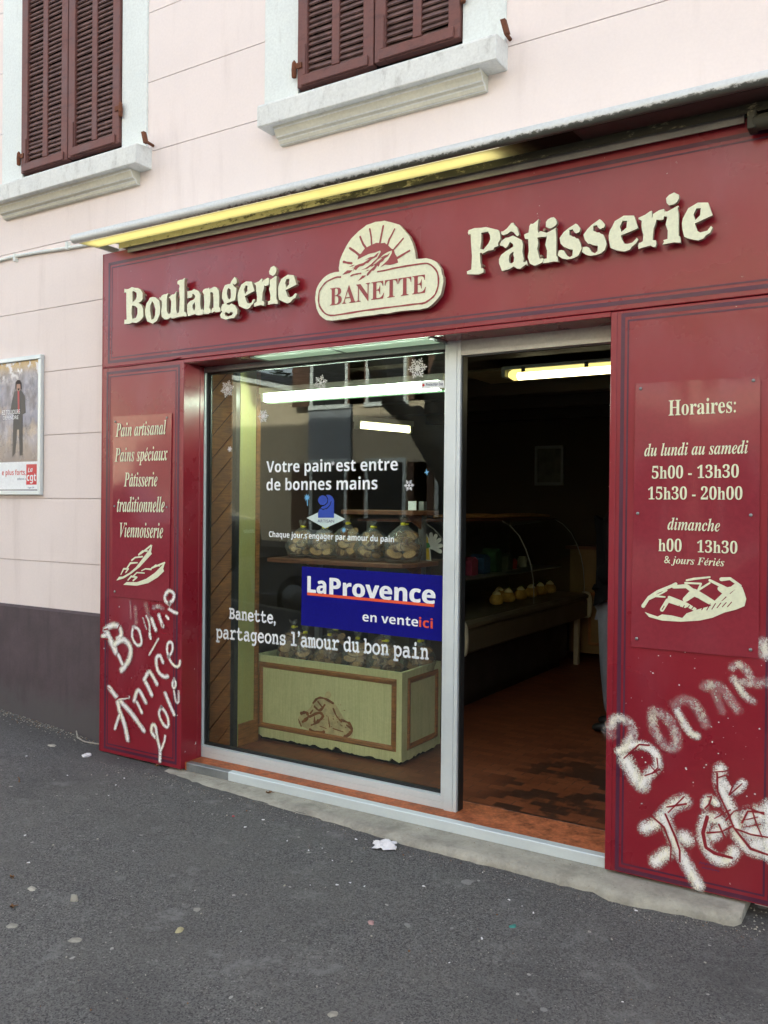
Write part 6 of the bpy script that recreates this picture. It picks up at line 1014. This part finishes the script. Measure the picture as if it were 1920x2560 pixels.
def leaf(x, y, z, s_, seed, label):
    rr = random.Random(seed); mb = MB(); a0 = rr.uniform(0, 6); P = []
    for k_ in range(12):
        a = 2*pi*k_/12; q = s_*(1 if k_ % 2 == 0 else .62)*(1.25 if k_ == 0 else 1); P.append((x+q*cos(a+a0), y+q*.75*sin(a+a0), z+.003+.010*abs(sin(a*1.5+seed))))
    mb.add(P+[(x, y, z+.004)], [(k_, (k_+1) % 12, 12) for k_ in range(12)], 0, False); mb.add([(p[0], p[1], p[2]-.0015) for p in P]+[(x, y, z+.0025)], [((k_+1) % 12, k_, 12) for k_ in range(12)]); mb.tube([(x+s_*1.1*cos(a0), y+s_*.8*sin(a0), z+.006), (x+s_*2*cos(a0), y+s_*1.5*sin(a0), z+.004)], .0012, 5)
    tag(mb.build('dry_leaf', M['leafb'], None, loc=(x, y, z)), label, 'leaf', 'dry leaves on the ground')
leaf(-2.90, -.01, -.013, .018, 1, 'dry brown leaf on the stone step below the window rail')
leaf(-3.116, -1.365, gz(-3.1), .012, 2, 'dry brown leaf at the left edge of the pavement, upper of two')
leaf(-2.889, -1.521, gz(-2.9), .014, 3, 'dry orange brown leaf at the left edge near the pebble')
leaf(-3.70, -.035, gz(-3.7)+.012, .014, 4, 'dry yellow brown leaf at the foot of the left pillar')
mb = MB(); mb.tube([(-4.56, .10, gz(-4.56)+.03), (-4.5, .06, gz(-4.5)+.012), (-4.42, .05, gz(-4.42)+.006), (-4.34, .08, gz(-4.34)+.006), (-4.24, .1, gz(-4.24)+.01)], .004, 6); tag(mb.build('loose_wire', M['chip'], None, loc=(-4.4, .07, gz(-4.4))), 'thin pale wire curling out beside the left pillar', 'wire')
pz = MB(); pz.tube([(-4.181, -.586, gz(-4.18)+.004), (-4.15, -.6, gz(-4.15)+.006), (-4.11, -.63, gz(-4.1)+.004)], .0025, 5); tag(pz.build('twig', M['leafb'], None, loc=(-4.15, -.6, gz(-4.15))), 'thin dark twig on the pavement at the left', 'twig')
def scrap(seed, m_):
    rr = random.Random(seed); mb = MB(); n = 6; P = [(rr.uniform(.5, 1.2)*cos(2*pi*k_/n), rr.uniform(.3, .8)*sin(2*pi*k_/n)) for k_ in range(n)]
    mb.add([(a*.006, b*.006, .0) for a, b in P]+[(a*.005, b*.005, .003) for a, b in P], [(k_, (k_+1) % n, n+(k_+1) % n, n+k_) for k_ in range(n)]+[tuple(range(n, 2*n))]); o = mb.build('litter_scrap', m_, None); return o
pr_ = [scrap(1, M['chip']), scrap(2, M['paper']), scrap(3, M['leafb'])]
LB = ['tiny pale scrap of litter lying on the grey pavement', 'tiny white scrap of litter lying on the grey pavement', 'tiny brown crumb of litter lying on the grey pavement']; GRP = ['tiny pale scraps of litter on the pavement', 'tiny white scraps of litter on the pavement', 'tiny brown crumbs of litter on the pavement']
rr = random.Random(21)
for i in range(90):
    k_ = 0 if i < 3 and i == 0 else (i if i < 3 else rr.choice((0, 0, 1, 1, 2)))
    o = pr_[k_] if i < 3 else copy_tree(pr_[k_])
    if rr.random() < .45: x = rr.uniform(-4.6, -.7); y = rr.uniform(-.5, -.17)
    else: y = rr.uniform(-1.9, -.3); x = rr.uniform(-3.4, -.6)-(.8+y)*-.3
    s_ = rr.uniform(.45, 1.25); o.location = (x, y, gz(x)+.0005); o.scale = (s_, s_, s_); o.rotation_euler = (0, 0, rr.uniform(0, 6.3)); tag(o, LB[k_], 'litter', GRP[k_])
gb = MB(); rr = random.Random(31)
def gbit(x, y, z, q):
    a = rr.uniform(0, 6); gb.add([(x+q*cos(a), y+q*sin(a), z), (x+q*cos(a+2.1), y+q*sin(a+2.1), z), (x+q*cos(a+4.2), y+q*sin(a+4.2), z), (x, y, z+q*.9)], [(0, 1, 3), (1, 2, 3), (2, 0, 3)], rr.choice((0, 0, 0, 1, 2)))
for _ in range(900):
    x = rr.uniform(-6.5, -4.23); gbit(x, WY-.014-abs(rr.gauss(0, .045)), gz(x), rr.uniform(.0015, .006))
for _ in range(700):
    x = rr.uniform(-4.2, -.5); y = -.10-.05*(x > -2.2)*(x < -.8)-abs(rr.gauss(0, .05)); gbit(x, y-.02, gz(x), rr.uniform(.001, .0035))
for _ in range(500):
    x = rr.uniform(-4.8, -.4); y = rr.uniform(-2.1, -.1); gbit(x, y, gz(x), rr.uniform(.001, .0035))
for _ in range(260):
    x = rr.uniform(-3.9, -1.1); gbit(x, rr.uniform(-.03, .026), -.0125, rr.uniform(.001, .003))
for _ in range(250):
    x = rr.uniform(-.56, .4); gbit(x, rr.uniform(-.12, .1), gz(x), rr.uniform(.002, .006))
tag(gb.build('grit', [M['stone'], M['chip'], M['leafb']]), kind='stuff')
# ================================================================ across the street (behind the camera, mirrored in the glass)
M['ochrewall'] = mat('sunlit cream render', (.62, .53, .38), .9, var=.08); M['roofd'] = mat('dark slate roof', (.04, .045, .055), .7, var=.2); M['bluegrey'] = mat('grey blue render', (.30, .33, .36), .9, var=.1); M['brownsh'] = mat('brown slatted shutter', (.13, .07, .045), .7, var=.2)
def house(name, x0, x1, y0, y1, h, m_, label, rows, cols, rm_):
    t = thing(name, ((x0+x1)/2, (y0+y1)/2, -.1), label, 'building'); mb = MB(); mb.box(x0, x1, y0, y1, -.2, h); mb.build('wall', m_, t)
    mb = MB(); mb.box(x0-.2, x1+.2, y0-.2, y1+.25, h+.001, h+.2); mb.build('roof', rm_, t)
    for r in range(rows):
        for c in range(cols):
            cx = x0+(x1-x0)*(c+.5)/cols; z0 = .9+r*3.0
            if z0+1.7 > h: continue
            mb = MB(); mb.box(cx-.6, cx+.6, y1+.001, y1+.05, z0-.1, z0); mb.box(cx-.55, cx+.55, y1+.001, y1+.06, z0+1.6, z0+1.7); mb.box(cx-.55, cx-.47, y1+.001, y1+.05, z0+.0005, z0+1.5995); mb.box(cx+.47, cx+.55, y1+.001, y1+.05, z0+.0005, z0+1.5995); w_ = mb.build('window', M['trim'], t)
            mb = MB(); mb.box(cx-.469, cx+.469, y1+.001, y1+.012, z0+.0005, z0+1.5995); mb.build('pane', M['gasket'], w_)
            for sg in (-1, 1): mb = MB(); mb.box(cx+sg*.85-.25, cx+sg*.85+.25, y1+.001, y1+.04, z0, z0+1.6); mb.build('shutter', M['brownsh'], w_)
    return t
house('cream_house', -11.45, -4.0, -22, -13, 7.6, M['ochrewall'], 'sunlit cream house with brown shutters straight across the street', 2, 4, M['roofd'])
house('grey_house', -12.75, -11.5, -22, -13.0, 7.0, M['bluegrey'], 'narrow blue grey house between the cream house and the low house', 2, 1, M['roofd'])
house('cream_house', -3.9, 8, -22, -13.4, 8.0, M['ochrewall'], 'wide cream house at the right side across the street', 2, 4, M['roofd'])
lh = thing('low_house', (-17, -16, -.1), 'low pale house with a dark sloping roof at the left across the street', 'building')
mb = MB(); mb.sweepy([(-22, -.2), (-12.85, -.2), (-12.85, 4.22), (-22, 6.22)], -22, -13.2); mb.build('wall', M['ochrewall'], lh)
mb = MB(); mb.sweepy([(-22.1, 6.23), (-12.8, 4.20), (-12.8, 4.34), (-22.1, 6.37)], -13.19, -13.1); mb.build('verge_board', M['trim'], lh)
mb = MB(); mb.sweepy([(-22.1, 6.38), (-12.8, 4.35), (-12.8, 4.52), (-22.1, 6.60)], -22.3, -13.05); mb.build('roof', M['roofd'], lh)
house('cream_house', -40, -22.5, -24, -14, 6.5, M['ochrewall'], 'long cream house far left across the street', 2, 6, M['roofd'])
# trees
M['bark'] = mat('plane bark', (.20, .19, .15), .85, var=.35, vs=7, bump=.8, bs=30, bdist=.01); M['needle'] = mat('dark conifer needles', (.025, .05, .022), .8, var=.3, vs=3)
tr_ = thing('plane_tree', (-4.3, -5.0, -.05), 'leaning bare plane tree with pruned limbs at the kerb behind the camera', 'tree')
mb = MB(); mb.tube([(-4.05, -5, -.1), (-4.2, -5, .8), (-4.55, -5.02, 1.7), (-5.0, -5.05, 2.35), (-5.25, -5.1, 2.6)], [.24, .21, .20, .19, .15], 14); mb.tube([(-5.1, -5.07, 2.45), (-5.5, -5, 2.75), (-5.68, -4.95, 3.2), (-5.72, -4.9, 3.8), (-5.5, -4.9, 4.6)], [.13, .11, .10, .09, .07], 12); mb.tube([(-4.9, -5.05, 2.25), (-5.0, -5.2, 2.9), (-4.8, -5.3, 3.7), (-4.9, -5.4, 4.8)], [.15, .12, .10, .07], 12)
mb.build('trunk', M['bark'], tr_)
mb = MB(); rr = random.Random(6)
for b in ((-5.5, -4.9, 4.6), (-4.9, -5.4, 4.8)):
    for _ in range(14):
        p = Vector(b); d = Vector((rr.uniform(-.6, .6), rr.uniform(-.6, .6), rr.uniform(.5, 1))); pts = [p.copy()]
        for _ in range(4): p += d*.35; d += Vector((rr.uniform(-.25, .25), rr.uniform(-.25, .25), .1)); pts.append(p.copy())
        mb.tube(pts, [.03, .022, .016, .01, .005], 5)
mb.build('crown', M['bark'], tr_)
cf = thing('conifer', (-21.3, -24, -.1), 'dark conifer standing behind the low house across the street', 'tree')
mb = MB(); mb.tube([(-21.3, -24, -.1), (-21.3, -24, 11)], [.22, .04], 8); mb.build('trunk', M['bark'], cf)
mb = MB(); rr = random.Random(9)
for i in range(170):
    z = 2.2+8.6*rr.random()**.9; L_ = max(.3, (11.2-z)*.36)*rr.uniform(.5, 1.1); a = rr.uniform(0, 6.28); d = Vector((cos(a), sin(a), rr.uniform(-.1, .35))); 
    for j in range(9):
        p = Vector((-21.3, -24, z))+d*L_*(j+1)/9; 
        for s_ in (-1, 1):
            q = Vector((-sin(a), cos(a), rr.uniform(-.2, .3)))*s_*rr.uniform(.12, .3); n_ = Vector((0, 0, .05)); mb.add([p, p+q+n_, p+q*.9+d*.16, p+d*.14-n_], [(0, 1, 2, 3)])
mb.build('crown', M['needle'], cf)
# parked cars
def car(name, x, y, c, label):
    t = thing(name, (x, y, gz(x)-.13), label, 'car', 'cars parked along the kerb'); g_ = gz(x)-.13
    cm = mat(name+' paint', c, .2, var=.02, coat=1)
    prof = [(-2.05, .35), (-2.1, .62), (-2.0, .82), (-1.2, .95), (-.55, 1.38), (.75, 1.42), (1.55, 1.02), (2.02, .92), (2.08, .6), (2.0, .33)]
    mb = MB(); secs = [(-.82, .93), (-.86, 1.0), (-.80, 1.0), (.80, 1.0), (.86, 1.0), (.82, .93)]; n = len(prof); vv = []
    for sy, k_ in ((-.80, .985), (-.87, 1), (.87, 1), (.80, .985)):
        for px_, pz_ in prof: vv.append((x+px_*k_, y+sy*(.80 if pz_ > 1.2 else 1), g_+pz_*(1 if k_ == 1 else .99)))
    mb.add(vv, [(i*n+j, (i+1)*n+j, (i+1)*n+(j+1) % n, i*n+(j+1) % n) for i in range(3) for j in range(n)], 0, True); mb.add(vv[:n]+vv[-n:], [tuple(range(n)), tuple(range(2*n-1, n-1, -1))]); mb.build('body', cm, t, bevel=.03, seg=2)
    for sg in (-1, 1):
        mb = MB(); mb.add([(x+a, y+sg*b, g_+z) for a, b, z in ((-1.05, .875, .98), (1.3, .875, 1.0), (.7, .72, 1.36), (-.5, .72, 1.33))], [(0, 1, 2, 3) if sg < 0 else (3, 2, 1, 0)]); mb.build('side_window', M['gasket'], t)
        for wx in (-1.3, 1.3):
            mb = MB(); mb.lathe((x+wx, y+sg*.80, g_+.31), [(.02, -.1), (.29, -.1), (.31, -.05), (.31, .05), (.29, .1), (.02, .1)], 20, axis='y'); w_ = mb.build('wheel', M['gasket'], t); mb = MB(); mb.lathe((x+wx, y+sg*.905, g_+.31), [(.02, -.01), (.2, -.01), (.2, .005), (.02, .02)], 16, axis='y'); mb.build('rim', M['alud'], w_)
    mb = MB(); mb.box(x+1.9, x+2.06, y-.7, y-.45, g_+.62, g_+.76); mb.build('headlight', M['vinyl'], t); mb = MB(); mb.box(x+1.9, x+2.06, y+.45, y+.7, g_+.62, g_+.76); mb.build('headlight', M['vinyl'], t)
car('parked_car', -5.6, -5.85, (.25, .27, .29), 'grey car parked at the kerb behind the camera'); car('parked_car', -.4, -5.85, (.30, .05, .04), 'red car parked at the kerb behind the camera'); car('parked_car', -11.0, -5.85, (.06, .07, .10), 'dark blue car parked at the kerb further left'); car('parked_car', 5.0, -5.85, (.5, .5, .5), 'white car parked at the kerb further right')
